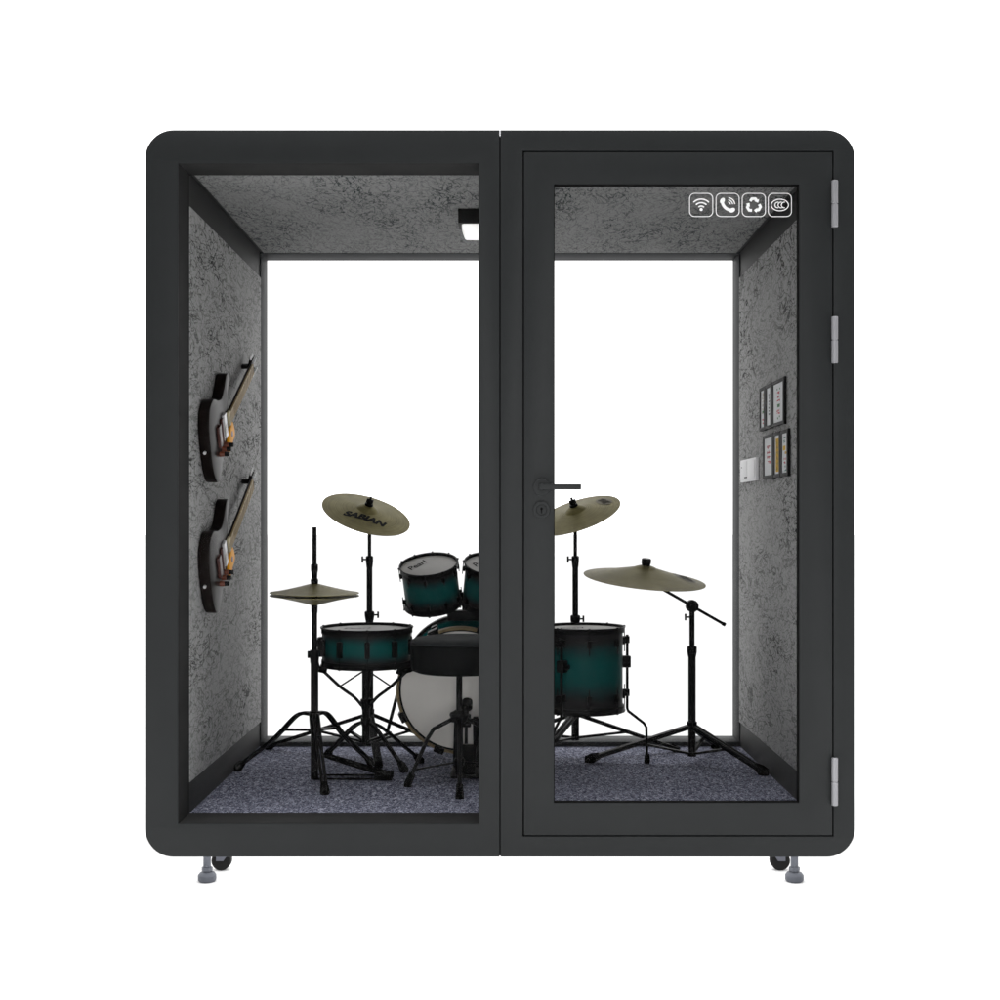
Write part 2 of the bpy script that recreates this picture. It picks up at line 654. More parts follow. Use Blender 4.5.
# ------------------------------------------------------------------ the ground
bm = BM()
g = 90.0
bm.faces.new([bm.verts.new(p) for p in ((-g, -g, 0), (g, -g, 0), (g, g, 0), (-g, g, 0))])
tag(obj("ground", bm, M["ground"]), "plain seamless white studio floor under the booth", "floor", kind="structure")

# ------------------------------------------------------------------ the booth
XO, ZB, ZT, CR = 1.1236, 0.117, 2.418, 0.090
booth = empty("soundproof_booth", (0, 0, 0), "charcoal soundproof booth with rounded corners, glazed door and drum kit inside", "booth")
HALF = 0.0016

left = curve_plate("front_panel", [rounded(-XO, ZB, -HALF, ZT, CR, (1, 0, 0, 1)), rect(-1.0191, 0.2215, -0.0665, 2.3136)[::-1]],
                   0.0, 0.148, M["paint"], booth, 0.0016)
jamb = curve_plate("door_frame", [rounded(HALF, ZB, XO, ZT, CR, (0, 1, 1, 0)), rect(0.0720, 0.1815, 1.0560, 2.3525)[::-1]],
                   0.0, 0.060, M["paint"], booth, 0.0016)
curve_plate("door_stop", [rounded(HALF, ZB + 0.002, XO - 0.001, ZT - 0.002, CR, (0, 1, 1, 0)), rect(0.110, 0.2215, 1.0190, 2.3136)[::-1]],
            0.061, 0.148, M["trim"], booth)
bm = BM(); box(bm, (-0.0030, 0.0008, ZT - 0.019), (0.0030, 0.060, ZT - 0.0004))  # added pale chip imitating light through the top of the seam gap
obj("gap_light_chip", bm, M["gap_light"], booth)
bm = BM(); box(bm, (-0.0060, 0.012, ZB + 0.001), (0.0060, 0.140, ZT - 0.020))
obj("joint_gasket", bm, M["dark"], booth)

# shell: roof, walls and floor as one rounded tube
shell = curve_plate("shell", [rounded(-XO + 0.002, ZB + 0.002, XO - 0.002, ZT - 0.002, CR), rect(-1.0200, 0.198, 1.0200, 2.3185)[::-1]],
                    0.140, 1.440, M["trim"], booth)
rear = curve_plate("rear_frame", [rounded(-XO, ZB, XO, ZT, CR), rect(-1.0145, 0.240, 1.0145, 2.3125)[::-1]],
                   1.432, 1.590, M["rear"], booth, 0.0016)

# felt linings
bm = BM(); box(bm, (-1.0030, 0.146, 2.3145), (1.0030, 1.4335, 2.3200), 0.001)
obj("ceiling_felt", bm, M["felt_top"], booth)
for s in (-1, 1):
    bm = BM()
    xs = sorted((s * 1.0250, s * 1.0150))
    box(bm, (xs[0], 0.146, 0.3250), (xs[1], 1.4335, 2.2100), 0.001)
    obj("wall_felt", bm, M["felt_side"], booth)
bm = BM(); box(bm, (-1.0230, 0.144, 0.1960), (1.0230, 1.4345, 0.2205), 0.001)
obj("carpet", bm, M["carpet"], booth)

# matt sheets added round the left reveal to tone down light caught there
bm = BM()
box(bm, (-1.0200, 0.005, 0.2205), (-1.0175, 0.147, 2.3140))
box(bm, (-0.0680, 0.005, 0.2205), (-0.0655, 0.147, 2.3140))
box(bm, (-1.0174, 0.005, 2.3122), (-0.0681, 0.147, 2.3150))
box(bm, (-1.0174, 0.005, 0.2200), (-0.0681, 0.147, 0.2226))
obj("reveal_shade_sheet", bm, M["reveal_shade"], booth)

# glazing
bm = BM(); box(bm, (-1.0300, 0.100, 0.2120), (-0.0560, 0.106, 2.3230)); obj("front_glass", bm, M["glass"], booth)
bm = BM(); box(bm, (-1.0240, 1.520, 0.2300), (1.0240, 1.526, 2.3220)); obj("rear_glass", bm, M["glass"], booth)

# door
door = curve_plate("door", [rect(0.0758, 0.1853, 1.0522, 2.3487), rect(0.1709, 0.2880, 0.9475, 2.2470)[::-1]], 0.001, 0.030, M["paint"], booth, 0.0018)
bead = curve_plate("glazing_bead", [rect(0.1712, 0.2883, 0.9472, 2.2467), rect(0.1730, 0.2902, 0.9450, 2.2445)[::-1]], 0.004, 0.0285, M["dark"], door)
bm = BM(); box(bm, (0.1700, 0.0160, 0.2870), (0.9480, 0.0215, 2.2480)); obj("door_glass", bm, M["glass"], door)

# lever and cylinder on the door
def pxF(px, py, d=4.2):
    return ((px - 500) * d / 1327, CAM_Z + (518 - py) * d / 1327)

hx, hz = pxF(541.5, 487.2)
bm = BM(); cyl(bm, (hx, 0.001, hz), (hx, -0.008, hz), 0.0275, 40, 0.002); obj("handle_rose", bm, M["handle"], door)
bm = BM()
cyl(bm, (hx, -0.006, hz), (hx, -0.052, hz), 0.0095, 24, 0.001)
box(bm, (hx - 0.0095, -0.060, hz - 0.0090), (hx + 0.122, -0.044, hz + 0.0085), 0.003)
obj("lever_handle", bm, M["handle"], door)
kx, kz = pxF(541.5, 510)
bm = BM()
lathe(bm, [(0.0275, 0), (0.0275, 0.006), (0.0255, 0.008), (0.0175, 0.008), (0.0165, 0.006), (0.0165, 0.0)], 40,
      Matrix.Translation((kx, 0.001, kz)) @ Matrix.Rotation(R(90), 4, 'X'), closed=True)
cyl(bm, (kx, 0.0, kz), (kx, -0.0045, kz), 0.0160, 32)
obj("keyhole_rose", bm, M["handle"], door)
bm = BM(); cyl(bm, (kx, -0.0035, kz + 0.004), (kx, -0.0056, kz + 0.004), 0.004, 20); box(bm, (kx - 0.0016, -0.0056, kz - 0.010), (kx + 0.0016, -0.0035, kz + 0.003))
obj("keyhole", bm, M["dark"], door)

# hinges
for z0, z1 in ((227.5, 181), (363.5, 317), (805, 757.5)):
    zlo, zhi = pxF(834, z0)[1], pxF(834, z1)[1]
    zm = (zlo + zhi) / 2
    x = pxF(834.2, 0)[0]
    bm = BM()
    cyl(bm, (x, -0.006, zlo), (x, -0.006, zm - 0.001), 0.0105, 24, 0.0015)
    cyl(bm, (x, -0.006, zm + 0.001), (x, -0.006, zhi), 0.0105, 24, 0.0015)
    cyl(bm, (x, -0.006, zlo + 0.002), (x, -0.006, zhi - 0.002), 0.0085, 16)
    obj("hinge", bm, M["hinge"], booth)

# white pictograms printed on the door glass
def stroke(bm, pts, w, y=0.0154, closed=False):
    """a flat printed line of width w through 2-D points (x, z)"""
    P = [Vector(p) for p in pts]
    n = len(P)
    L, Rr = [], []
    for i in range(n):
        a = P[(i - 1) % n] if (closed or i > 0) else P[i]
        b = P[(i + 1) % n] if (closed or i < n - 1) else P[i]
        t = (b - a).normalized()
        nrm = Vector((-t.y, t.x)) * (w / 2)
        L.append(bm.verts.new((P[i].x + nrm.x, y, P[i].y + nrm.y)))
        Rr.append(bm.verts.new((P[i].x - nrm.x, y, P[i].y - nrm.y)))
    for i in range(n if closed else n - 1):
        j = (i + 1) % n
        bm.faces.new((L[i], L[j], Rr[j], Rr[i]))


def fan(bm, pts, y=0.0154):
    bm.faces.new([bm.verts.new((p[0], y, p[1])) for p in pts])


def arc(cx, cz, r, a0, a1, n=16, rz=None):
    return [(cx + r * math.cos(R(a0 + (a1 - a0) * i / n)), cz + (rz or r) * math.sin(R(a0 + (a1 - a0) * i / n))) for i in range(n + 1)]


def icon_box(cx, cz, half):
    bm = BM()
    stroke(bm, rounded(cx - half, cz - half, cx + half, cz + half, 0.016)[:], 0.0024, closed=True)
    return bm

S = 4.2154 / 1327
centres = [((px - 500) * S, CAM_Z + (518 - 205) * S) for px in (701.2, 727.6, 753.8, 779.8)]
hf = 11.6 * S
# wireless
cx, cz = centres[0]
bm = icon_box(cx, cz, hf)
for k in (1, 2, 3):
    stroke(bm, arc(cx, cz - 5.0 * S, (3.5 * k + 0.4) * S, 45, 135), 1.35 * S)
fan(bm, arc(cx, cz - 4.6 * S, 1.6 * S, 0, 350, 18))
obj("wireless_icon", bm, M["print_white"], door)
# telephone
cx, cz = centres[1]
bm = icon_box(cx, cz, hf)
stroke(bm, arc(cx + 4.2 * S, cz + 4.4 * S, 9.6 * S, 186, 264), 3.0 * S)
for (ax, az, an) in ((-5.2, 4.3, 60), (4.6, -5.2, 30)):
    ca, sa = math.cos(R(an)), math.sin(R(an))
    pts = []
    for i in range(16):
        t = 2 * math.pi * i / 16
        u, v = 3.1 * math.cos(t), 2.2 * math.sin(t)
        pts.append((cx + (ax + u * ca - v * sa) * S, cz + (az + u * sa + v * ca) * S))
    fan(bm, pts, 0.0153)
for r in (2.6, 4.8, 7.0):
    stroke(bm, arc(cx + 0.2 * S, cz + 0.4 * S, r * S, 5, 85), 1.1 * S)
obj("telephone_icon", bm, M["print_white"], door)
# recycling: three bent arrows
cx, cz = centres[2]
bm = icon_box(cx, cz, hf)
for k in range(3):
    a = 120 * k
    def rt(p):
        c_, s_ = math.cos(R(a)), math.sin(R(a))
        return (cx + (p[0] * c_ - p[1] * s_) * S, cz + (p[0] * s_ + p[1] * c_ - 0.3) * S)
    stroke(bm, [rt(p) for p in ((-3.5, 4.1), (-2.0, 6.6), (1.6, 6.6), (2.6, 5.0))], 2.9 * S)
    fan(bm, [rt(p) for p in ((0.2, 4.3), (5.3, 6.2), (4.3, 2.5))], 0.0153)
obj("recycling_icon", bm, M["print_white"], door)
# oval mark of three nested C's
cx, cz = centres[3]
bm = icon_box(cx, cz, hf)
stroke(bm, arc(cx, cz, 8.6 * S, 0, 351, 40, 5.8 * S), 0.9 * S, closed=True)
for dx in (-2.0, 1.2, 4.4):
    stroke(bm, arc(cx + dx * S, cz, 2.9 * S, 75, 285, 16), 0.9 * S)
obj("certification_icon", bm, M["print_white"], door)

# levelling feet and casters (the rear ones stand behind the base)
def feet(name_pos):
    x, y, side = name_pos
    bm = BM()
    cyl(bm, (x, y, 0.018), (x, y, ZB + 0.0035), 0.0125, 20)
    cyl(bm, (x, y, 0.034), (x, y, 0.046), 0.018, 6)
    f = obj("levelling_foot", bm, M["foot"], booth)
    bm = BM(); lathe(bm, [(0, 0), (0.026, 0), (0.030, 0.006), (0.030, 0.020), (0.024, 0.028), (0.016, 0.032), (0, 0.032)], 32, Matrix.Translation((x, y, 0)))
    obj("foot_pad", bm, M["foot"], f)
    wx, wy = x + side * 0.019, y + 0.14
    bm = BM()
    box(bm, (wx - 0.034, wy - 0.034, ZB - 0.010), (wx + 0.034, wy + 0.034, ZB + 0.0035), 0.002)
    for yy in (wy - 0.028, wy + 0.023):
        pl = [(-0.014, 0.036), (0.010, 0.036), (0.028, 0.062), (0.028, ZB - 0.0085), (-0.014, ZB - 0.0085)]
        pl = [(wx + side * u, v) for u, v in pl]
        prism(bm, pl, 0.0, 0.005, Matrix(((1, 0, 0, 0), (0, 0, 1, yy), (0, 1, 0, 0), (0, 0, 0, 1))))
    c = obj("caster", bm, M["bracket"], booth)
    bm = BM()
    lathe(bm, [(0, -0.018), (0.029, -0.018), (0.033, -0.013), (0.033, 0.013), (0.029, 0.018), (0, 0.018)], 32,
          Matrix.Translation((wx, wy, 0.0335)) @ Matrix.Rotation(R(90), 4, 'X'))
    obj("wheel", bm, M["tyre"], c)

for p in ((-0.960, 0.150, 1), (0.965, 0.150, -1), (-0.960, 1.36, 1), (0.965, 1.36, -1)):
    feet(p)

# ------------------------------------------------------------------ ceiling lamp
lamp = empty("ceiling_lamp", (0, 0.675, 2.3130), "square black ceiling lamp with white glowing diffuser fixed to the grey felt ceiling", "lamp")
bm = BM(); box(bm, (-0.152, -0.060, -0.052), (0.152, 0.060, -0.0005), 0.003); obj("housing", bm, M["lamp_body"], lamp)
bm = BM()
prism(bm, rounded(-0.142, -0.052, 0.142, 0.052, 0.012, n=5), -0.0940, -0.0515, None, 0.010)
for v in bm.verts:
    k = 1 - 0.09 * (-0.0515 - v.co.z) / 0.0425
    v.co.x *= k; v.co.y *= k
obj("diffuser", bm, M["lamp_glow"], lamp)


# ------------------------------------------------------------------ electric guitars hung on the left wall
def guitar(loc, label):
    # local: x along the neck, y across it (up), z out of the wall
    an = R(27)
    mtx = Matrix(((0, 0, 1, loc[0]), (math.cos(an), -math.sin(an), 0, loc[1]), (math.sin(an), math.cos(an), 0, loc[2]), (0, 0, 0, 1))) @ Matrix.Scale(0.88, 4)
    g_ = empty("electric_guitar", None, label, "guitar", "guitars hung on the felt wall", mtx)
    T = 0.046
    body = [(0.0, 0.0), (0.008, .085), (.05, .150), (.13, .166), (.21, .130), (.28, .112), (.34, .130), (.40, .160), (.446, .152), (.438, .118),
            (.392, .078), (.374, .03), (.378, -.03), (.402, -.062), (.425, -.105), (.398, -.136), (.33, -.122), (.26, -.106), (.19, -.122), (.12, -.166), (.05, -.150), (.008, -.085)]
    bm = BM(); prism(bm, closed_spline(body, 5), 0.001, T, None, 0.007)
    b = obj("body", bm, M["gloss"], g_, 40)
    bm = BM(); box(bm, (0.335, -0.024, T - 0.004), (0.905, 0.024, T + 0.006), 0.004)
    nk = obj("neck", bm, M["gloss"], g_)
    bm = BM(); box(bm, (0.345, -0.0245, T + 0.0062), (0.900, 0.0245, T + 0.013), 0.001)
    obj("fretboard", bm, M["board"], nk)
    bm = BM()
    for k in range(18):
        x = 0.900 - 0.53 * (1 - 2 ** (-k / 12)) * 1.45
        if x > 0.36:
            box(bm, (x - 0.0012, -0.0235, T + 0.0128), (x + 0.0012, 0.0235, T + 0.0142))
    obj("fret_set", bm, M["bronze"], nk)
    bm = BM()
    for k in range(6):
        yy = -0.016 + 0.0064 * k
        tube(bm, [(0.185, yy, T + 0.0160), (0.905, yy * 0.9, T + 0.0150)], 0.0005, 5)
    obj("string_set", bm, M["bronze"], nk)
    bm = BM(); prism(bm, [(0.903, -0.024), (0.925, -0.034), (0.995, -0.030), (1.012, -0.006), (0.996, 0.030), (0.940, 0.034), (0.903, 0.024)], T - 0.010, T + 0.005, None, 0.002)
    hd = obj("headstock", bm, M["gloss"], g_)
    for k in range(6):
        x, y = 0.934 + 0.020 * (k % 3), (0.040 if k < 3 else -0.040)
        bm = BM(); cyl(bm, (x, y * 0.6, T - 0.002), (x, y * 0.6, T + 0.016), 0.0042, 10); cyl(bm, (x, y * 0.75, T - 0.002), (x, y * 1.25, T - 0.002), 0.005, 10, 0.001)
        obj("tuning_peg", bm, M["chrome"], hd)
    bm = BM(); box(bm, (0.330, -0.030, T + 0.001), (0.352, 0.030, T + 0.012), 0.002); obj("neck_plate", bm, M["cream"], g_)
    bm = BM(); box(bm, (0.242, -0.048, T - 0.001), (0.280, 0.052, T + 0.011), 0.003); obj("pickup", bm, M["chrome"], g_)
    bm = BM(); box(bm, (0.205, -0.046, T - 0.001), (0.222, 0.050, T + 0.009), 0.002); obj("pickup", bm, M["maroon"], g_)
    bm = BM(); box(bm, (0.130, -0.040, T - 0.001), (0.166, 0.048, T + 0.012), 0.003); obj("bridge", bm, M["maroon"], g_)
    bm = BM(); prism(bm, closed_spline([(.374, -.030), (.345, -.034), (.305, -.050), (.282, -.086), (.268, -.116), (.300, -.116), (.345, -.106), (.392, -.100), (.398, -.072)], 4), T + 0.0005, T + 0.012, None, 0.001)
    pg = obj("pickguard", bm, M["amber"], g_)
    bm = BM(); prism(bm, closed_spline([(.328, -.062), (.350, -.060), (.356, -.078), (.338, -.084), (.330, -.074)], 4), T + 0.0121, T + 0.0132)
    obj("guard_emblem", bm, M["maroon"], pg)
    for x, y in ((0.240, -0.074), (0.190, -0.070), (0.146, -0.072)):
        bm = BM(); lathe(bm, [(0, T - 0.001), (0.0115, T - 0.001), (0.0105, T + 0.018), (0, T + 0.018)], 20, Matrix.Translation((x, y, 0)))
        k = obj("knob", bm, M["knobwood"], g_)
        bm = BM(); lathe(bm, [(0, T + 0.0182), (0.0098, T + 0.0182), (0.0090, T + 0.034), (0.0075, T + 0.036), (0, T + 0.036)], 20, Matrix.Translation((x, y, 0)))
        obj("knob_cap", bm, M["metal"], k)
    bm = BM(); cyl(bm, (0.004, 0.0, 0.022), (-0.010, 0.0, 0.022), 0.006, 14, 0.001); obj("strap_button", bm, M["chrome"], g_)
    # wall hook under the headstock
    bm = BM(); box(bm, (0.925, -0.008, 0.0005), (0.950, 0.008, T - 0.0115), 0.002); obj("hanger_block", bm, M["metal"], g_)
    return g_

guitar((-1.0145, 0.277, 1.411), "upper of the two black electric guitars hung on the grey felt wall")
guitar((-1.0145, 0.277, 0.960), "lower of the two black electric guitars hung on the grey felt wall")


# ------------------------------------------------------------------ framed prints and switch on the right wall
WX = 1.0145
def framed(y0, y1, z0, z1, label, marks):
    f = empty("picture_frame", (WX, (y0 + y1) / 2, (z0 + z1) / 2), label, "picture frame", "small framed prints on the felt wall")
    w, h = (y1 - y0) / 2, (z1 - z0) / 2
    t = 0.011
    bm = BM()
    b = 0.012
    box(bm, (-t, -w, -h), (-0.0005, -w + b * 1.2, h), 0.001)
    box(bm, (-t, w - b * 1.2, -h), (-0.0005, w, h), 0.001)
    box(bm, (-t, -w + b * 1.2, -h), (-0.0005, w - b * 1.2, -h + b), 0.001)
    box(bm, (-t, -w + b * 1.2, h - b), (-0.0005, w - b * 1.2, h), 0.001)
    obj("frame", bm, M["frame"], f)
    bm = BM(); box(bm, (-t + 0.0006, -w - 0.003, -h - 0.002), (-0.0007, -w - 0.0002, h + 0.002)); obj("frame_edge", bm, M["frame_edge"], f)
    bm = BM(); box(bm, (-0.0065, -w + b * 1.2, -h + b), (-0.001, w - b * 1.2, h - b)); pr = obj("print", bm, M["paper"], f)
    marks = [(nm, col, [q]) for nm, col, rects in marks if nm == "print_mark" for q in rects] + [k for k in marks if k[0] != "print_mark"]
    for nm, col, rects in marks:
        bm = BM()
        for (u0, v0, u1, v1) in rects:
            yy0, yy1 = -w + 2 * w * (1 - u1), -w + 2 * w * (1 - u0)
            zz0, zz1 = -h + 2 * h * v0, -h + 2 * h * v1
            bm.faces.new([bm.verts.new(p) for p in ((-0.0069, yy0, zz0), (-0.0069, yy1, zz0), (-0.0069, yy1, zz1), (-0.0069, yy0, zz1))])
        obj(nm, bm, M[col], pr)
    return f

def glyphs(u0, u1, v0, v1, n, rng):
    """small blocky strokes, like characters too small to read"""
    out = []
    dv = (v1 - v0) / n
    for i in range(n):
        a = v0 + dv * i
        for _ in range(4):
            if rng.random() < 0.5:
                y = a + dv * rng.uniform(0.1, 0.75); x = rng.uniform(u0, u0 + (u1 - u0) * 0.3)
                out.append((x, y, x + (u1 - u0) * rng.uniform(0.5, 0.7), y + dv * 0.15))
            else:
                x = rng.uniform(u0, u1 - 0.06); y = a + dv * rng.uniform(0.05, 0.2)
                out.append((x, y, x + 0.07, y + dv * rng.uniform(0.4, 0.65)))
    return out

rng = random.Random(3)
framed(0.838, 0.938, 1.525, 1.690, "narrow upper frame nearest the rear glass with olive and red lettering",
       [("print_lettering", "olive", glyphs(.38, .70, .38, .88, 6, rng)), ("print_lettering", "red", glyphs(.38, .70, .14, .30, 2, rng)), ("print_mark", "green", [(.4, .40, .8, .46)])])
framed(0.716, 0.828, 1.525, 1.690, "narrow middle frame of the upper row with a pale grey lettered print",
       [("print_lettering", "frame", glyphs(.42, .66, .30, .80, 7, rng))])
framed(0.500, 0.704, 1.525, 1.690, "widest frame of the upper row with red and green motif",
       [("print_lettering", "red", glyphs(.34, .66, .52, .76, 3, rng)), ("print_lettering", "red", glyphs(.34, .66, .24, .36, 2, rng)),
        ("print_mark", "green", [(.40, .40, .62, .47), (.36, .78, .42, .82), (.58, .78, .64, .82), (.40, .14, .48, .18), (.55, .17, .62, .21)])])
framed(0.690, 0.872, 1.338, 1.502, "wide lower frame beside the switch panel with large red characters",
       [("print_lettering", "red", glyphs(.30, .76, .33, .78, 4, rng))])
framed(0.566, 0.680, 1.338, 1.502, "lower middle frame with a column of yellow characters",
       [("print_mark", "yellow", [(.28, .12, .72, .86)]), ("print_lettering", "olive", glyphs(.32, .68, .14, .84, 6, rng))])
framed(0.436, 0.556, 1.338, 1.502, "lower frame nearest the door with teal and orange marks",
       [("print_lettering", "teal", glyphs(.30, .66, .70, .90, 2, rng)), ("print_mark", "yellow", [(.24, .56, .60, .66)]), ("print_lettering", "yellow", glyphs(.40, .76, .46, .56, 1, rng)),
        ("print_lettering", "red", glyphs(.34, .66, .26, .42, 2, rng)), ("print_lettering", "teal", glyphs(.4, .7, .10, .24, 2, rng))])

sw = empty("switch_panel", (WX, 1.165, 1.383), "white plastic switch panel on the grey felt wall by the framed prints", "switch")
bm = BM(); box(bm, (-0.013, -0.165, -0.046), (-0.0005, 0.165, 0.046), 0.003); obj("plate", bm, M["plate"], sw)
for y0, y1 in ((-0.150, -0.004), (0.004, 0.150)):
    bm = BM(); box(bm, (-0.0165, y0, -0.036), (-0.012, y1, 0.038), 0.0015); obj("rocker", bm, M["plate"], sw)
bm = BM(); box(bm, (-0.0172, 0.0, -0.031), (-0.0160, 0.055, -0.026)); obj("indicator", bm, M["ink"], sw)
bm = BM(); box(bm, (-0.0172, 0.112, 0.012), (-0.0160, 0.122, 0.017)); obj("indicator", bm, M["ink"], sw)


# ------------------------------------------------------------------ drum kit
FZ = 0.2205            # carpet surface

def P(px, py, d):
    return Vector(((px - 500) * d / 1327, d - 4.2, CAM_Z + (518 - py) * d / 1327))

def frame_matrix(origin, n, xhint=(1, 0, 0)):
    z = Vector(n).normalized()
    x = Vector(xhint)
    x = (x - z * x.dot(z)).normalized()
    y = z.cross(x)
    return Matrix(((x.x, y.x, z.x, origin[0]), (x.y, y.y, z.y, origin[1]), (x.z, y.z, z.z, origin[2]), (0, 0, 0, 1)))

def copy_part(src, parent, rotz):
    c = src.copy()
    C.objects.link(c)
    c.parent = parent
    c.rotation_euler = (0, 0, rotz)
    return c

def drum(name, label, cat, base, n, Rr, H, lugs=6, lug_turn=0.0, long_lug=False, logo=None, group=None, lw=0.0085):
    """local z from 0 (bottom) to H (top head)"""
    d = empty(name, None, label, cat, group, frame_matrix(base, n))
    sr = Rr * 0.955
    bm = BM(); lathe(bm, [(sr - 0.006, 0.008), (sr, 0.010), (sr, H - 0.010), (sr - 0.006, H - 0.008)], 64, closed=True)
    obj("shell", bm, burst_mat(name + "_lacquer", H), d)
    for top in (0, 1):
        z0 = H if top else 0.0
        s = 1 if top else -1
        bm = BM()
        prof = [(sr + 0.0015, z0 - s * 0.018), (Rr, z0 - s * 0.018), (Rr, z0 - s * 0.004), (Rr + 0.004, z0 + s * 0.002), (Rr + 0.003, z0 + s * 0.005),
                (Rr - 0.003, z0 + s * 0.004), (Rr - 0.004, z0 - s * 0.004), (sr + 0.0015, z0 - s * 0.005)]
        lathe(bm, prof, 64, closed=True)
        obj("hoop", bm, M["metal"], d)
        bm = BM(); lathe(bm, [(0, z0 - s * 0.0045), (sr * 0.9, z0 - s * 0.0045), (sr + 0.001, z0 - s * 0.006), (sr + 0.001, z0 - s * 0.0075), (0, z0 - s * 0.0075)], 64)
        hd = obj("drumhead", bm, M["head"], d)
        if top and logo:
            me = text_mesh("head_logo", logo[0], logo[1], 0.35, 0.0, 0.0008)
            me.transform(Matrix.Translation((logo[2] * Rr, logo[3] * Rr, H - 0.0037)) @ Matrix.Rotation(R(logo[4]), 4, 'Z'))
            me.materials.append(M["ink"])
            lo = bpy.data.objects.new("head_logo", me)
            C.objects.link(lo); lo.parent = hd
    first = None
    for i in range(lugs):
        a = lug_turn + 2 * math.pi * i / lugs
        if first is None:
            bm = BM()
            if long_lug:
                box(bm, (sr, -0.010, H * 0.28), (sr + 0.016, 0.010, H * 0.72), 0.005)
            else:
                for zc in (H * 0.17, H * 0.83):
                    box(bm, (sr, -lw, zc - lw * 1.7), (sr + 0.012, lw, zc + lw * 1.7), 0.003)
            first = obj("lug", bm, M["metal"], d)
            first.rotation_euler = (0, 0, a)
            bm = BM()
            for zz0, zz1 in ((-0.004, H * 0.3), (H * 0.7, H + 0.006)):
                tube(bm, [(sr + 0.0095, 0, zz0), (sr + 0.0095, 0, zz1)], 0.0019, 8)
            for zz in (-0.007, H + 0.002):
                cyl(bm, (sr + 0.0095, 0, zz), (sr + 0.0095, 0, zz + 0.005), 0.0040, 8)
            rod = obj("tension_rod", bm, M["metal"], first)
        else:
            c = copy_part(first, d, a)
            r2 = rod.copy(); C.objects.link(r2); r2.parent = c
    return d

def cymbal_profile(Rc, bell=0.046, bell_h=0.020, bow=0.022, th=0.0016):
    up = []
    for i in range(9):
        t = i / 8
        r = bell * t
        up.append((r, bow + bell_h * math.cos(t * math.pi / 2) ** 0.8 if t < 1 else bow))
    for i in range(1, 15):
        t = i / 14
        r = bell + (Rc - bell) * t
        up.append((r, bow * (1 - t) ** 1.15))
    low = [(r, z - th) for r, z in reversed(up)]
    return up + low

def zc_at(r, Rc, bell=0.046, bow=0.022):
    t = max(0.0, (r - bell) / (Rc - bell))
    return bow * (1 - min(t, 1)) ** 1.15

def leg(parent, hub, foot, mid=None, bar=(0.022, 0.010), strut=None, foot_size=(0.019, 0.034)):
    """flat bar leg from hub to foot, all in the stand's local space, with its rubber foot and optional strut"""
    hub, foot = Vector(hub), Vector(foot)
    d = (foot - hub).normalized()
    flat = Vector((d.x, d.y, 0)).normalized()
    end = foot + Vector((0, 0, 0.014))
    pts = [hub] + [Vector(m) for m in (mid or [])] + [end]
    bm = BM()
    pp = spline(pts, 6) if mid else [hub, hub.lerp(end, 0.5), end]
    off = Vector((-flat.y, flat.x, 0)) * (bar[0] * 0.33)
    tube(bm, [p + off for p in pp], 1.0, 10, (bar[0] * 0.58, bar[1] * 1.3))
    tube(bm, [p - off for p in pp], 1.0, 10, (bar[0] * 0.58, bar[1] * 1.3))
    tube(bm, pp[:3], 1.0, 8, (bar[0] * 0.9, bar[1] * 0.8))
    L_ = obj("leg", bm, M["metal"], parent)
    fd = (pp[-1] - pp[-3]).normalized()
    c = end - fd * 0.012
    bm = BM()
    tube(bm, [c - fd * foot_size[1] * 0.6, c - fd * 0.004, Vector((foot.x, foot.y, foot.z + foot_size[0] * 0.45)), Vector((foot.x, foot.y, foot.z + 0.0005))],
         [foot_size[0] * 0.55, foot_size[0] * 0.8, foot_size[0] * 0.95, foot_size[0] * 0.8], 12)
    obj("rubber_foot", bm, M["rubber"], L_)
    if strut:
        k = pp[int((len(pp) - 1) * strut[1])]
        s0 = Vector((hub.x * 0.6, hub.y * 0.6, strut[0]))
        bm = BM(); tube(bm, [s0, s0.lerp(k, 0.5), k], 1.0, 8, (0.015, 0.010))
        cyl(bm, k - Vector((0, 0, 0.007)), k + Vector((0, 0, 0.007)), 0.008, 10)
        obj("brace", bm, M["metal"], L_)
    return L_

def collar(bm, z0, z1, r, x=0, y=0):
    lathe(bm, [(0, z0), (r * 0.8, z0), (r, z0 + (z1 - z0) * 0.25), (r * 1.15, z0 + (z1 - z0) * 0.6), (r * 1.2, z1 - 0.003), (r * 1.05, z1), (0, z1)], 20, Matrix.Translation((x, y, 0)))

def wing_screw(bm, z, r, ang):
    ca, sa = math.cos(ang), math.sin(ang)
    p0, p1 = Vector((ca * r * 0.7, sa * r * 0.7, z)), Vector((ca * (r + 0.018), sa * (r + 0.018), z))
    tube(bm, [p0, p1], 0.0035, 8)
    side = Vector((0, 0, 1))
    tube(bm, [p1 - side * 0.013, p1 + side * 0.013], 0.004, 8)

def cymbal(parent, centre, n, Rc, xhint, nut=True, bell_h=0.020, bow=0.022, squat=False):
    """cymbal disc as a part with a nut (sub-part); returns the disc"""
    bm = BM(); lathe(bm, cymbal_profile(Rc, bell_h=bell_h, bow=bow), 72)
    c = obj("cymbal", bm, M["cymbal"], parent, 25)
    m = frame_matrix(centre, n, xhint)
    c.matrix_local = parent.matrix_world.inverted() @ m
    c["bow"] = bow
    if nut:
        top = bow + bell_h
        bm = BM()
        cyl(bm, (0, 0, top - 0.003), (0, 0, top + 0.007), 0.017, 20, 0.002)
        if squat:
            cyl(bm, (0, 0, top + 0.004), (0, 0, top + 0.026), 0.019, 20, 0.003)
        else:
            cyl(bm, (0, 0, top + 0.006), (0, 0, top + 0.022), 0.010, 14, 0.001)
            box(bm, (-0.014, -0.004, top + 0.010), (0.014, 0.004, top + 0.026), 0.002)
            cyl(bm, (0, 0, top + 0.02), (0, 0, top + 0.036), 0.0048, 10)
        obj("wing_nut", bm, M["metal"], c)
    return c

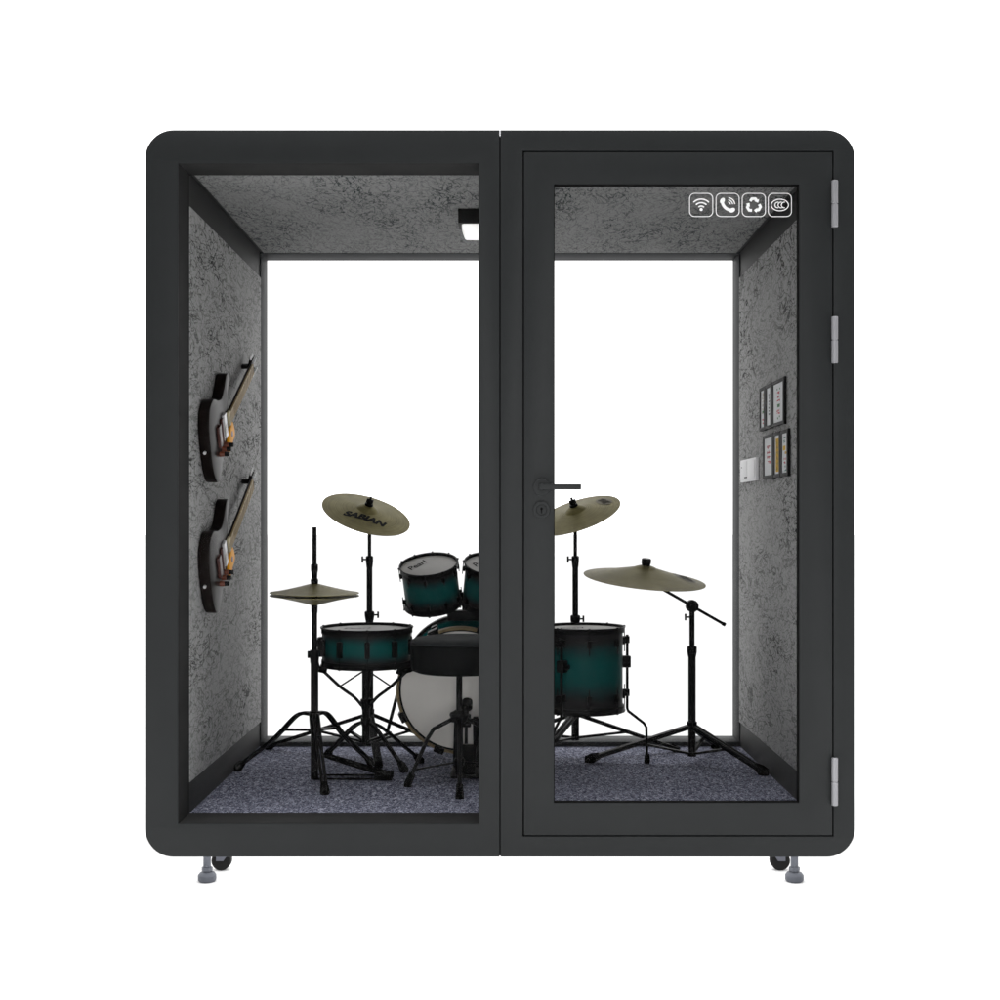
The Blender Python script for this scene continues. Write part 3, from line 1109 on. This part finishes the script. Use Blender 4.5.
def disc_print(cym, name, me, Rc, at, rot, material, lift=0.0012):
    """lay a flat mesh on the cymbal's bow"""
    me.transform(Matrix.Translation((at[0], at[1], 0)) @ Matrix.Rotation(R(rot), 4, 'Z'))
    b = bmesh.new(); b.from_mesh(me)
    bmesh.ops.triangulate(b, faces=b.faces[:])
    bmesh.ops.subdivide_edges(b, edges=[e for e in b.edges if e.calc_length() > 0.012], cuts=2, use_grid_fill=True)
    for v in b.verts:
        v.co.z = zc_at(math.hypot(v.co.x, v.co.y), Rc, bow=cym["bow"]) + lift
    b.to_mesh(me); b.free()
    me.materials.append(material)
    o = bpy.data.objects.new(name, me)
    C.objects.link(o); o.parent = cym
    return o

# --- hi-hat
D = 4.93
hc = P(314.5, 770, D)
hh = empty("hi_hat", (hc.x, hc.y, FZ), "hi-hat with two closed bronze cymbals on an arched black tripod at left", "hi-hat")
def zloc(py, d): return CAM_Z + (518 - py) * d / 1327 - FZ
bm = BM()
tube(bm, [(0, 0, zloc(779, D)), (0, 0, zloc(655, D))], 0.0145, 20)
tube(bm, [(0, 0, zloc(660, D)), (0, 0, zloc(604, D))], 0.0100, 18)
lathe(bm, [(0, zloc(663, D)), (0.016, zloc(663, D)), (0.018, zloc(652, D)), (0.0165, zloc(650, D)), (0, zloc(650, D))], 20)
collar(bm, zloc(735, D), zloc(711, D), 0.017)
box(bm, (-0.026, -0.006, zloc(658, D)), (-0.012, 0.006, zloc(651, D)), 0.002)
obj("lower_tube", bm, M["metal"], hh)
bm = BM()
tube(bm, [(0, 0, zloc(606, D)), (0, 0, zloc(527, D))], 0.0082, 16)
lathe(bm, [(0, zloc(579, D)), (0.010, zloc(579, D)), (0.0115, zloc(573, D)), (0.0135, zloc(570, D)), (0.0135, zloc(565, D)), (0.011, zloc(564, D)), (0, zloc(564, D))], 18)
lathe(bm, [(0, zloc(584, D)), (0.013, zloc(584, D)), (0.0145, zloc(580, D)), (0.010, zloc(578, D)), (0, zloc(578, D))], 18)
lathe(bm, [(0, zloc(613, D)), (0.0115, zloc(613, D)), (0.0125, zloc(605, D)), (0, zloc(604, D))], 18)
obj("pull_rod", bm, M["metal"], hh)
Rh = 0.165
bpy.context.view_layer.update()
def hat_profile(up):
    s = 1 if up else -1
    prof = []
    for i in range(17):
        t = i / 16
        r = Rh * t
        h = 0.037 * (1 - t) ** 1.2 if t > 0 else 0.037
        prof.append((r, s * (h + 0.0062)))
    return prof + [(r, z - s * 0.002) for r, z in reversed(prof)]
for up in (1, 0):
    bm = BM(); lathe(bm, hat_profile(up), 72)
    o = obj("cymbal", bm, M["cymbal"], hh, 25)
    o.location = (0, 0, zloc(594.3, D))
    o.rotation_euler = (R(1.0), R(0.6), 0)
def off(px, py, c):                                   # carpet point seen at a pixel, relative to a stand
    d = (CAM_Z - FZ) * 1327 / (py - 518)
    return Vector(((px - 500) * d / 1327 - c.x, d - 4.2 - c.y, 0))
for ft, ml in (((-0.318, 0.17), 1), ((0.075, -0.275), 1), ((0.185, 0.27), 1)):
    f = Vector((*ft, 0)); hz0 = zloc(714, D)
    mid = [f * 0.22 + Vector((0, 0, hz0 - 0.010)), f * 0.52 + Vector((0, 0, hz0 * 0.56))]
    leg(hh, f.normalized() * 0.014 + Vector((0, 0, hz0)), f, mid, (0.020, 0.010), (zloc(730, D), 0.56))
# foot pedal
bm = BM()
pm = frame_matrix((0.150, 0.012, 0.052), (0.30, 0, 1.0), (1, 0, 0))
prism(bm, [(-0.125, -0.026), (-0.02, -0.040), (0.115, -0.042), (0.125, -0.030), (0.125, 0.030), (0.115, 0.042), (-0.02, 0.040), (-0.125, 0.026)], -0.004, 0.004, pm, 0.0015)
pd = obj("foot_board", bm, M["rubber"], hh)
bm = BM()
for k in range(8):
    box(bm, (-0.095 + k * 0.026, -0.026, 0.0042), (-0.082 + k * 0.026, 0.026, 0.0066), 0.0008, pm)
obj("grip_rib", bm, M["rubber"], pd)
bm = BM()
box(bm, (0.225, -0.040, 0.001), (0.290, 0.060, 0.022), 0.004)
tube(bm, [(0.0, -0.030, 0.006), (0.240, -0.030, 0.006)], 0.004, 8)
tube(bm, [(0.0, 0.045, 0.006), (0.240, 0.045, 0.006)], 0.004, 8)
obj("heel_plate", bm, M["rubber"], hh)
bm = BM(); tube(bm, spline([(0.0, -0.012, 0.20), (0.012, -0.014, 0.150), (0.030, -0.008, 0.100)]), 0.004, 8); obj("pull_chain", bm, M["metal"], hh)

# --- crash cymbals on straight stands
def straight_stand(name, label, cat, base, z_marks, d, feet_, group=None):
    """z_marks: pixel rows of tube bottom, hub, lower collar, upper collar, tip"""
    root = empty(name, (base.x, base.y, FZ), label, cat, group)
    zb, hub, c1, c2, tip = [zloc(v, d) for v in z_marks]
    bm = BM()
    tube(bm, [(0, 0, zb), (0, 0, c1)], 0.0155, 20)
    lathe(bm, [(0, zb - 0.004), (0.017, zb - 0.004), (0.018, zb + 0.012), (0, zb + 0.012)], 18)
    collar(bm, hub - 0.02, hub + 0.025, 0.017)
    obj("base_tube", bm, M["metal"], root)
    bm = BM()
    tube(bm, [(0, 0, c1 - 0.01), (0, 0, c2)], 0.0118, 18)
    lathe(bm, [(0, c1 - 0.022), (0.0165, c1 - 0.022), (0.020, c1 - 0.002), (0.020, c1 + 0.012), (0.016, c1 + 0.016), (0, c1 + 0.016)], 20)
    wing_screw(bm, c1, 0.018, R(20))
    obj("middle_tube", bm, M["metal"], root)
    bm = BM()
    tube(bm, [(0, 0, c2 - 0.01), (0, 0, tip)], 0.0072, 14)
    lathe(bm, [(0, c2 - 0.030), (0.0125, c2 - 0.030), (0.0150, c2 - 0.004), (0.0150, c2 + 0.014), (0.011, c2 + 0.017), (0, c2 + 0.017)], 18)
    wing_screw(bm, c2 + 0.002, 0.012, R(170))
    obj("upper_tube", bm, M["metal"], root)
    for f in feet_:
        f = Vector((*f, 0))
        leg(root, f.normalized() * 0.014 + Vector((0, 0, hub)), f, None, (0.026, 0.012), (zb + 0.006, 0.5))
    bpy.context.view_layer.update()
    return root

D2 = 5.4
c = P(369.5, 750, D2)
crash_left = straight_stand("crash_cymbal", "crash cymbal with black lettering on a straight stand behind the snare drum", "cymbal", c, (744, 715, 615, 560, 506), D2,
                            ((-0.44, 0.165), (0.31, 0.16), (0.06, -0.25)), "crash cymbals on straight stands")
nL = Vector((0.285, -0.375, 0.883))
Rc = 0.184
ctr = P(367, 511.5, D2)
cyL = cymbal(crash_left, ctr - nL * 0.012, nL, Rc, (0.95, 0.0, -0.30))
me = text_mesh("lettering", "SABIAN", 0.050, 0.30, 0, 0.0030)
disc_print(cyL, "lettering", me, Rc, (0.004, -0.078), 3, M["ink"])
me = text_mesh("small_lettering", "- - - - - -", 0.026, 0, 0, 0.001)
disc_print(cyL, "small_lettering", me, Rc, (0.004, -0.116), 3, M["faint_ink"])

c = P(575.3, 750, D2)
crash_right = straight_stand("crash_cymbal", "crash cymbal tilted toward the door stile on a straight stand behind the floor tom", "cymbal", c, (739, 715, 619, 560, 508), D2,
                             ((0.425, 0.10), (-0.40, 0.13), (-0.20, -0.38)), "crash cymbals on straight stands")
nR = Vector((-0.31, -0.315, 0.893))
ctr = P(576, 512.5, D2)
cyR = cymbal(crash_right, ctr - nR * 0.012, nR, Rc, (0.95, 0.0, 0.32))

def patch(w, h, n=20):
    me = bpy.data.meshes.new("patch")
    me.from_pydata([(w * math.cos(2 * math.pi * i / n), h * math.sin(2 * math.pi * i / n), 0) for i in range(n)], [], [list(range(n))])
    return me

def logo_mark(cym, Rc, ang, rr, k=1.0):
    at = (rr * math.cos(R(ang)), rr * math.sin(R(ang)))
    disc_print(cym, "logo_print", patch(0.054 * k, 0.030 * k), Rc, at, ang - 90, M["faint_ink"], 0.0010)
    k0 = k
    b = bmesh.new()
    rg = random.Random(int(ang * 7))
    for k in range(7):
        x = -0.034 + 0.0105 * k
        h = rg.uniform(0.012, 0.020)
        b.faces.new([b.verts.new(p) for p in ((x, -h, 0), (x + 0.0065, -h * 0.9, 0), (x + 0.0085, h, 0), (x + 0.002, h * 0.9, 0))])
    bmesh.ops.scale(b, vec=(k0, k0, 1), verts=b.verts[:])
    m2 = bpy.data.meshes.new("logo_stroke"); b.to_mesh(m2); b.free()
    disc_print(cym, "logo_stroke", m2, Rc, at, ang - 90, M["brown_ink"], 0.0016)

logo_mark(cyR, Rc, 14, 0.128)

# --- ride cymbal on a boom stand
D3 = 5.25
c = P(692, 755, D3)
ride = empty("ride_cymbal", (c.x, c.y, FZ), "large flat ride cymbal on a boom stand near the right felt wall", "cymbal")
bpy.context.view_layer.update()
zb, hub, c1, jt = zloc(755, D3), zloc(727, D3), zloc(650, D3), zloc(606, D3)
bm = BM()
tube(bm, [(0, 0, zb), (0, 0, c1)], 0.0150, 20)
lathe(bm, [(0, zb - 0.004), (0.017, zb - 0.004), (0.018, zb + 0.012), (0, zb + 0.012)], 18)
collar(bm, hub - 0.02, hub + 0.022, 0.017)
obj("base_tube", bm, M["metal"], ride)
bm = BM()
tube(bm, [(0, 0, c1 - 0.01), (0, 0, jt)], 0.0105, 18)
lathe(bm, [(0, c1 - 0.026), (0.016, c1 - 0.026), (0.0195, c1 - 0.006), (0.0195, c1 + 0.012), (0.015, c1 + 0.016), (0, c1 + 0.016)], 20)
wing_screw(bm, zloc(617, D3), 0.008, R(185))
obj("middle_tube", bm, M["metal"], ride)
bm = BM()
cyl(bm, (0, -0.020, jt), (0, 0.020, jt), 0.0245, 28, 0.004)
cyl(bm, (0, -0.026, jt), (0, -0.019, jt), 0.011, 16, 0.001)
obj("tilter_joint", bm, M["metal"], ride)
rc = P(644.5, 579, D3)
rl = Vector((rc.x - c.x, 0, rc.z - FZ))
dirb = (Vector((0, 0, jt)) - rl).normalized()
bm = BM()
tube(bm, [rl + Vector((0, 0, 0.0)), Vector((0, 0, jt)) + dirb * 0.148], 0.0058, 12)
cyl(bm, Vector((0, 0, jt)) + dirb * 0.138, Vector((0, 0, jt)) + dirb * 0.152, 0.0075, 12, 0.001)
obj("boom_arm", bm, M["metal"], ride)
for f, k in (((-0.405, 0.015), 0.5), ((0.235, -0.245), 0.5), ((0.150, 0.335), 0.5)):
    f = Vector((*f, 0))
    leg(ride, f.normalized() * 0.014 + Vector((0, 0, hub)), f, None, (0.028, 0.014), (zb + 0.006, 0.5), (0.024, 0.05))
nD = Vector((0.085, -0.125, 0.988))
Rd = 0.2415
cyD = cymbal(ride, rc, nD, Rd, (1, 0, -0.08), True, 0.012, 0.044, True)
logo_mark(cyD, Rd, 8, 0.160, 1.5)

# --- snare drum on its stand
D4 = 5.1
sc_ = P(367, 664, D4)
snare = drum("snare_drum", "shallow teal snare drum with black hoops resting in its basket stand", "drum", sc_, (0.0, -0.012, 1), 0.1745, 0.140, 10, R(-90 + 6), True, ("Pearl", 0.05, -0.25, 0.1, 10))
bm = BM(); box(bm, (-0.187, -0.030, 0.030), (-0.165, 0.010, 0.105), 0.004); tube(bm, [(-0.187, -0.012, 0.095), (-0.197, -0.012, 0.055)], 0.005, 8)
obj("strainer", bm, M["metal"], snare)
ss = empty("snare_stand", (sc_.x - 0.004, sc_.y, FZ), "black basket stand with curved arms holding the snare drum", "drum stand")
zt, zh, zl = zloc(704, D4), zloc(722, D4), zloc(744, D4)
bm = BM()
tube(bm, [(0, 0, zl), (0, 0, zloc(670, D4))], 0.0150, 20)
collar(bm, zt - 0.025, zt + 0.02, 0.018)
collar(bm, zh - 0.022, zh + 0.018, 0.017)
wing_screw(bm, zt, 0.018, R(-40))
obj("base_tube", bm, M["metal"], ss)
zd = sc_.z - FZ
for ang in (192, -12, 88):
    ca, sa = math.cos(R(ang)), math.sin(R(ang))
    bm = BM()
    pts = [(0.016 * ca, 0.016 * sa, zt - 0.006), (0.045 * ca, 0.045 * sa, zt + 0.028), (0.100 * ca, 0.100 * sa, zt + 0.070), (0.165 * ca, 0.165 * sa, zd - 0.022), (0.190 * ca, 0.190 * sa, zd - 0.006)]
    tube(bm, spline(pts), 1.0, 10, (0.010, 0.012))
    a_ = obj("basket_arm", bm, M["metal"], ss)
    bm = BM(); tube(bm, spline([(0.150 * ca, 0.150 * sa, zd - 0.022), (0.186 * ca, 0.186 * sa, zd - 0.010), (0.1945 * ca, 0.1945 * sa, zd + 0.030), (0.190 * ca, 0.190 * sa, zd + 0.062)]), [0.012] * 6 + [0.014] * 7 + [0.010] * 6, 10)
    obj("grip", bm, M["rubber"], a_)
    bm = BM(); tube(bm, [(0.014 * ca, 0.014 * sa, zd - 0.030), (0.100 * ca, 0.100 * sa, zt + 0.070)], 0.0032, 8)
    obj("brace", bm, M["metal"], a_)
for f in ((-0.185, 0.30), (0.200, 0.150), (0.150, -0.040)):
    f = Vector((*f, 0))
    leg(ss, f.normalized() * 0.014 + Vector((0, 0, zh)), f, [f * 0.30 + Vector((0, 0, zh - 0.030)), f * 0.7 + Vector((0, 0, zh * 0.40))], (0.020, 0.008), (zl + 0.01, 0.45))

# --- bass drum
D5 = 5.2
nB = Vector((0.0, -1.0, -0.075)).normalized()
front = P(460.5, 691, D5)
HB, RB = 0.36, 0.2525
bd = empty("bass_drum", None, "big bass drum with pale batter head and maple hoop behind the stool", "drum", None, frame_matrix(front - nB * HB, nB))
bm = BM(); lathe(bm, [(RB * 0.93, 0.012), (RB * 0.955, 0.014), (RB * 0.955, HB - 0.014), (RB * 0.93, HB - 0.012)], 80, closed=True)
obj("shell", bm, burst_mat("bass_drum_lacquer", HB, 0.0), bd)
for top in (0, 1):
    z0, s = (HB, -1) if top else (0, 1)
    bm = BM(); lathe(bm, [(RB * 0.957, z0), (RB * 0.995, z0), (RB, z0 + s * 0.004), (RB, z0 + s * 0.034), (RB * 0.995, z0 + s * 0.038), (RB * 0.957, z0 + s * 0.038)], 80, closed=True)
    obj("hoop", bm, M["wood"] if top else M["metal"], bd)
    bm = BM(); lathe(bm, [(0, z0 + s * 0.020), (RB * 0.9, z0 + s * 0.020), (RB * 0.956, z0 + s * 0.016), (RB * 0.956, z0 + s * 0.024), (0, z0 + s * 0.024)], 80)
    obj("drumhead", bm, M["bass_head"], bd)
for i in range(8):
    a = R(25 + 45 * i)
    bm = BM()
    box(bm, (RB * 0.945, -0.021, HB - 0.046), (RB + 0.010, 0.021, HB + 0.006), 0.004)
    tube(bm, [(RB * 0.985, 0, HB - 0.045), (RB * 0.985, 0, HB - 0.125)], 0.004, 8)
    box(bm, (RB * 0.955, -0.012, HB - 0.150), (RB * 0.955 + 0.020, 0.012, HB - 0.110), 0.004)
    cl = obj("claw", bm, M["metal"], bd)
    cl.rotation_euler = (0, 0, a)
for s in (-1, 1):
    bm = BM()
    p0 = Vector((s * RB * 0.93, -0.03, HB * 0.40))
    p1 = Vector((s * (RB + 0.06), -0.235, HB * 0.30))
    cyl(bm, p0, p0 + Vector((s * 0.03, 0, 0)), 0.022, 18, 0.003)
    tube(bm, [p0 + Vector((s * 0.022, 0, 0)), p1], 0.007, 12)
    sp_ = obj("spur", bm, M["metal"], bd)
# tom mount on top: a post with two arms
mw = bd.matrix_world.inverted()
def toB(p): return mw @ Vector(p)
post_b = P(466, 612, 5.40)
bm = BM()
tube(bm, [toB(post_b + Vector((0, 0, -0.020))), toB(post_b + Vector((0, 0, 0.060)))], 0.016, 18)
box(bm, (-0.075, -0.035, -0.03), (0.075, 0.035, 0.012), 0.006, mw @ Matrix.Translation(post_b + Vector((0, 0, -0.004))))
cyl(bm, toB(post_b + Vector((-0.03, 0, 0.045))), toB(post_b + Vector((0.03, 0, 0.045))), 0.020, 18, 0.003)
obj("tom_mount", bm, M["metal"], bd)
for s, tx in ((-1, 443), (1, 487)):
    q = P(tx, 604, 5.42)
    bm = BM(); tube(bm, spline([toB(post_b + Vector((s * 0.02, 0, 0.045))), toB(post_b + Vector((s * 0.05, 0.01, 0.066))), toB(q)]), 0.010, 12)
    obj("tom_arm", bm, M["metal"], bd)

# --- two rack toms
D6 = 5.35
nT = Vector((-0.095, -0.35, 0.93)).normalized()
RT, HT = 0.117, 0.172
tc_ = P(428.5, 564.8, D6)
tom1 = drum("rack_tom", "teal rack tom mounted at the left above the bass drum, leaning left", "drum", tc_ - nT * HT, nT, RT, HT, 10, R(-95), False, ("Pearl", 0.048, -0.42, 0.10, 50), "rack toms above the bass drum", 0.0058)
nT2 = Vector((0.095, -0.35, 0.93)).normalized()
tc2 = P(493.5, 564.5, D6)
tom2 = drum("rack_tom", "teal rack tom half hidden by the centre pillar, leaning right", "drum", tc2 - nT2 * HT, nT2, RT, HT, 10, R(-108), False, ("Pearl", 0.048, -0.42, 0.12, 50), "rack toms above the bass drum", 0.0058)

# --- floor tom
D7 = 5.2
nF = Vector((0.0, -0.004, 1))
fb = P(583, 709, D7)
RF, HF = 0.162, fb.z
HF = (P(583, 627, D7) - fb).z
ftom = drum("floor_tom", "deep teal floor tom on three bent black legs behind the door glass", "drum", fb, nF, RF, HF, 8, R(-90 + 5), False, ("Pearl", 0.05, -0.3, 0.0, 20))
lz = FZ - fb.z
for ang in (-121, 9, 120):
    ca, sa = math.cos(R(ang)), math.sin(R(ang))
    def q(r, z): return Vector((ca * r, sa * r, z))
    bm = BM()
    tube(bm, [q(RF + 0.016, HF * 0.90), q(RF + 0.016, 0.0), q(RF + 0.020, -0.012), q(RF + 0.084, -0.062), q(RF + 0.094, -0.078), q(RF + 0.097, lz + 0.02)], 0.0055, 12)
    lg = obj("leg", bm, M["metal"], ftom)
    bm = BM(); lathe(bm, [(0, lz + 0.0005), (0.010, lz + 0.0005), (0.0125, lz + 0.012), (0.009, lz + 0.038), (0, lz + 0.040)], 16, Matrix.Translation((ca * (RF + 0.097), sa * (RF + 0.097), 0)))
    obj("rubber_foot", bm, M["rubber"], lg)
    bm = BM()
    mt = Matrix.Rotation(R(ang), 4, 'Z')
    box(bm, (RF * 0.955, -0.016, HF * 0.50), (RF + 0.028, 0.016, HF * 0.50 + 0.046), 0.006, mt)
    cyl(bm, mt @ Vector((RF + 0.016, 0.012, HF * 0.57)), mt @ Vector((RF + 0.016, 0.034, HF * 0.57)), 0.010, 12, 0.002)
    for zz in (0.19, 0.84):
        box(bm, (RF * 0.955, -0.010, HF * zz - 0.014), (RF + 0.024, 0.010, HF * zz + 0.014), 0.004, mt)
    obj("leg_bracket", bm, M["metal"], lg)

# --- stool
D8 = 4.80
sb = P(459.3, 760, D8)
stool = empty("drum_stool", (sb.x, sb.y, FZ), "round padded black drum stool on a braced tripod in front of the bass drum", "stool")
z_bot, z_top = zloc(671.5, D8), zloc(637.5, D8)
RS = 0.176
bm = BM(); lathe(bm, [(0, z_bot), (RS - 0.022, z_bot), (RS - 0.006, z_bot + 0.006), (RS, z_bot + 0.022), (RS, z_top - 0.022), (RS - 0.003, z_top - 0.018), (RS - 0.003, z_top - 0.016)], 64)
seat = obj("seat_side", bm, M["seat_side"], stool)
bm = BM(); lathe(bm, [(RS - 0.002, z_top - 0.0175), (RS + 0.001, z_top - 0.0145), (RS - 0.001, z_top - 0.010), (RS - 0.012, z_top - 0.003), (RS * 0.7, z_top + 0.004), (RS * 0.3, z_top + 0.006), (0, z_top + 0.006)], 64)
obj("seat_top", bm, M["seat_top"], stool)
zc = zloc(715, D8)
bm = BM()
tube(bm, [(0, 0, zloc(735, D8)), (0, 0, z_bot + 0.002)], 0.0112, 18)
lathe(bm, [(0, z_bot - 0.014), (0.03, z_bot - 0.012), (0.05, z_bot + 0.001), (0, z_bot + 0.001)], 24)
obj("post", bm, M["metal"], stool)
bm = BM()
lathe(bm, [(0, zc - 0.028), (0.020, zc - 0.028), (0.030, zc - 0.012), (0.036, zc), (0.034, zc + 0.008), (0.022, zc + 0.014), (0.016, zc + 0.018), (0, zc + 0.018)], 28)
cyl(bm, (0.014, -0.012, zc + 0.020), (0.034, -0.012, zc + 0.020), 0.014, 16, 0.003)
tube(bm, [(0, 0, zc - 0.020), (0, 0, 0.085)], 0.0135, 18)
lathe(bm, [(0, 0.075), (0.018, 0.075), (0.020, 0.082), (0.020, 0.096), (0.016, 0.102), (0, 0.102)], 18)
obj("height_collar", bm, M["metal"], stool)
for f in ((-0.185, -0.01), (0.008, -0.215), (0.165, 0.09)):
    f = Vector((*f, 0))
    u = f.normalized()
    bm = BM()
    pts = [u * 0.020 + Vector((0, 0, zc - 0.012)), f * 0.50 + Vector((0, 0, zc - 0.050)), f * 0.62 + Vector((0, 0, zc - 0.085)), f + Vector((0, 0, 0.012))]
    tube(bm, pts, 1.0, 10, (0.016, 0.014))
    lg = obj("leg", bm, M["metal"], stool)
    bm = BM(); tube(bm, [f + (pts[2] - pts[3]).normalized() * 0.040 + Vector((0, 0, 0.010)), f + Vector((0, 0, 0.012)), f + Vector((0, 0, 0.0005))], [0.012, 0.0145, 0.0155], 12)
    obj("rubber_foot", bm, M["rubber"], lg)
    t = 0.30
    kpt = pts[3].lerp(pts[2], t)
    bm = BM(); tube(bm, [Vector((0, 0, 0.088)), kpt], 1.0, 8, (0.010, 0.007)); obj("brace", bm, M["metal"], lg)

# --- bass drum pedal
D9 = 5.08
pb = P(466, 768, D9)
kp = empty("kick_pedal", (pb.x, pb.y + 0.01, FZ), "black chain-drive bass drum pedal behind the stool legs", "pedal")
bm = BM(); box(bm, (-0.055, -0.16, 0.001), (0.055, 0.045, 0.012), 0.003); obj("base_plate", bm, M["metal"], kp)
bm = BM()
for s in (-1, 1):
    tube(bm, [(s * 0.040, 0.02, 0.010), (s * 0.036, 0.02, 0.190)], 1.0, 10, (0.016, 0.022))
    box(bm, (s * 0.036 - 0.010, 0.006, 0.178), (s * 0.036 + 0.010, 0.034, 0.204), 0.004)
obj("upright", bm, M["metal"], kp)
bm = BM(); cyl(bm, (-0.058, 0.02, 0.190), (0.062, 0.02, 0.190), 0.008, 16, 0.001); cyl(bm, (-0.018, 0.02, 0.190), (0.018, 0.02, 0.190), 0.026, 24, 0.003)
ax = obj("axle", bm, M["metal"], kp)
bm = BM(); tube(bm, [(0.006, 0.02, 0.190), (0.006, -0.085, 0.270)], 0.0045, 10); cyl(bm, (0.006, -0.095, 0.252), (0.006, -0.062, 0.278), 0.020, 18, 0.004)
obj("beater", bm, M["metal"], kp)
bm = BM(); pm = frame_matrix((0, -0.055, 0.062), (0, -0.42, 1)); box(bm, (-0.038, -0.115, -0.004), (0.038, 0.085, 0.004), 0.003, pm); obj("foot_board", bm, M["metal"], kp)
bm = BM(); box(bm, (-0.006, 0.014, 0.100), (0.006, 0.024, 0.185), 0.001); obj("chain", bm, M["metal"], kp)
bm = BM(); tube(bm, [(0.058, 0.02, 0.186), (0.064, 0.024, 0.120), (0.052, 0.028, 0.060)], 0.008, 12); obj("spring", bm, M["metal"], kp)
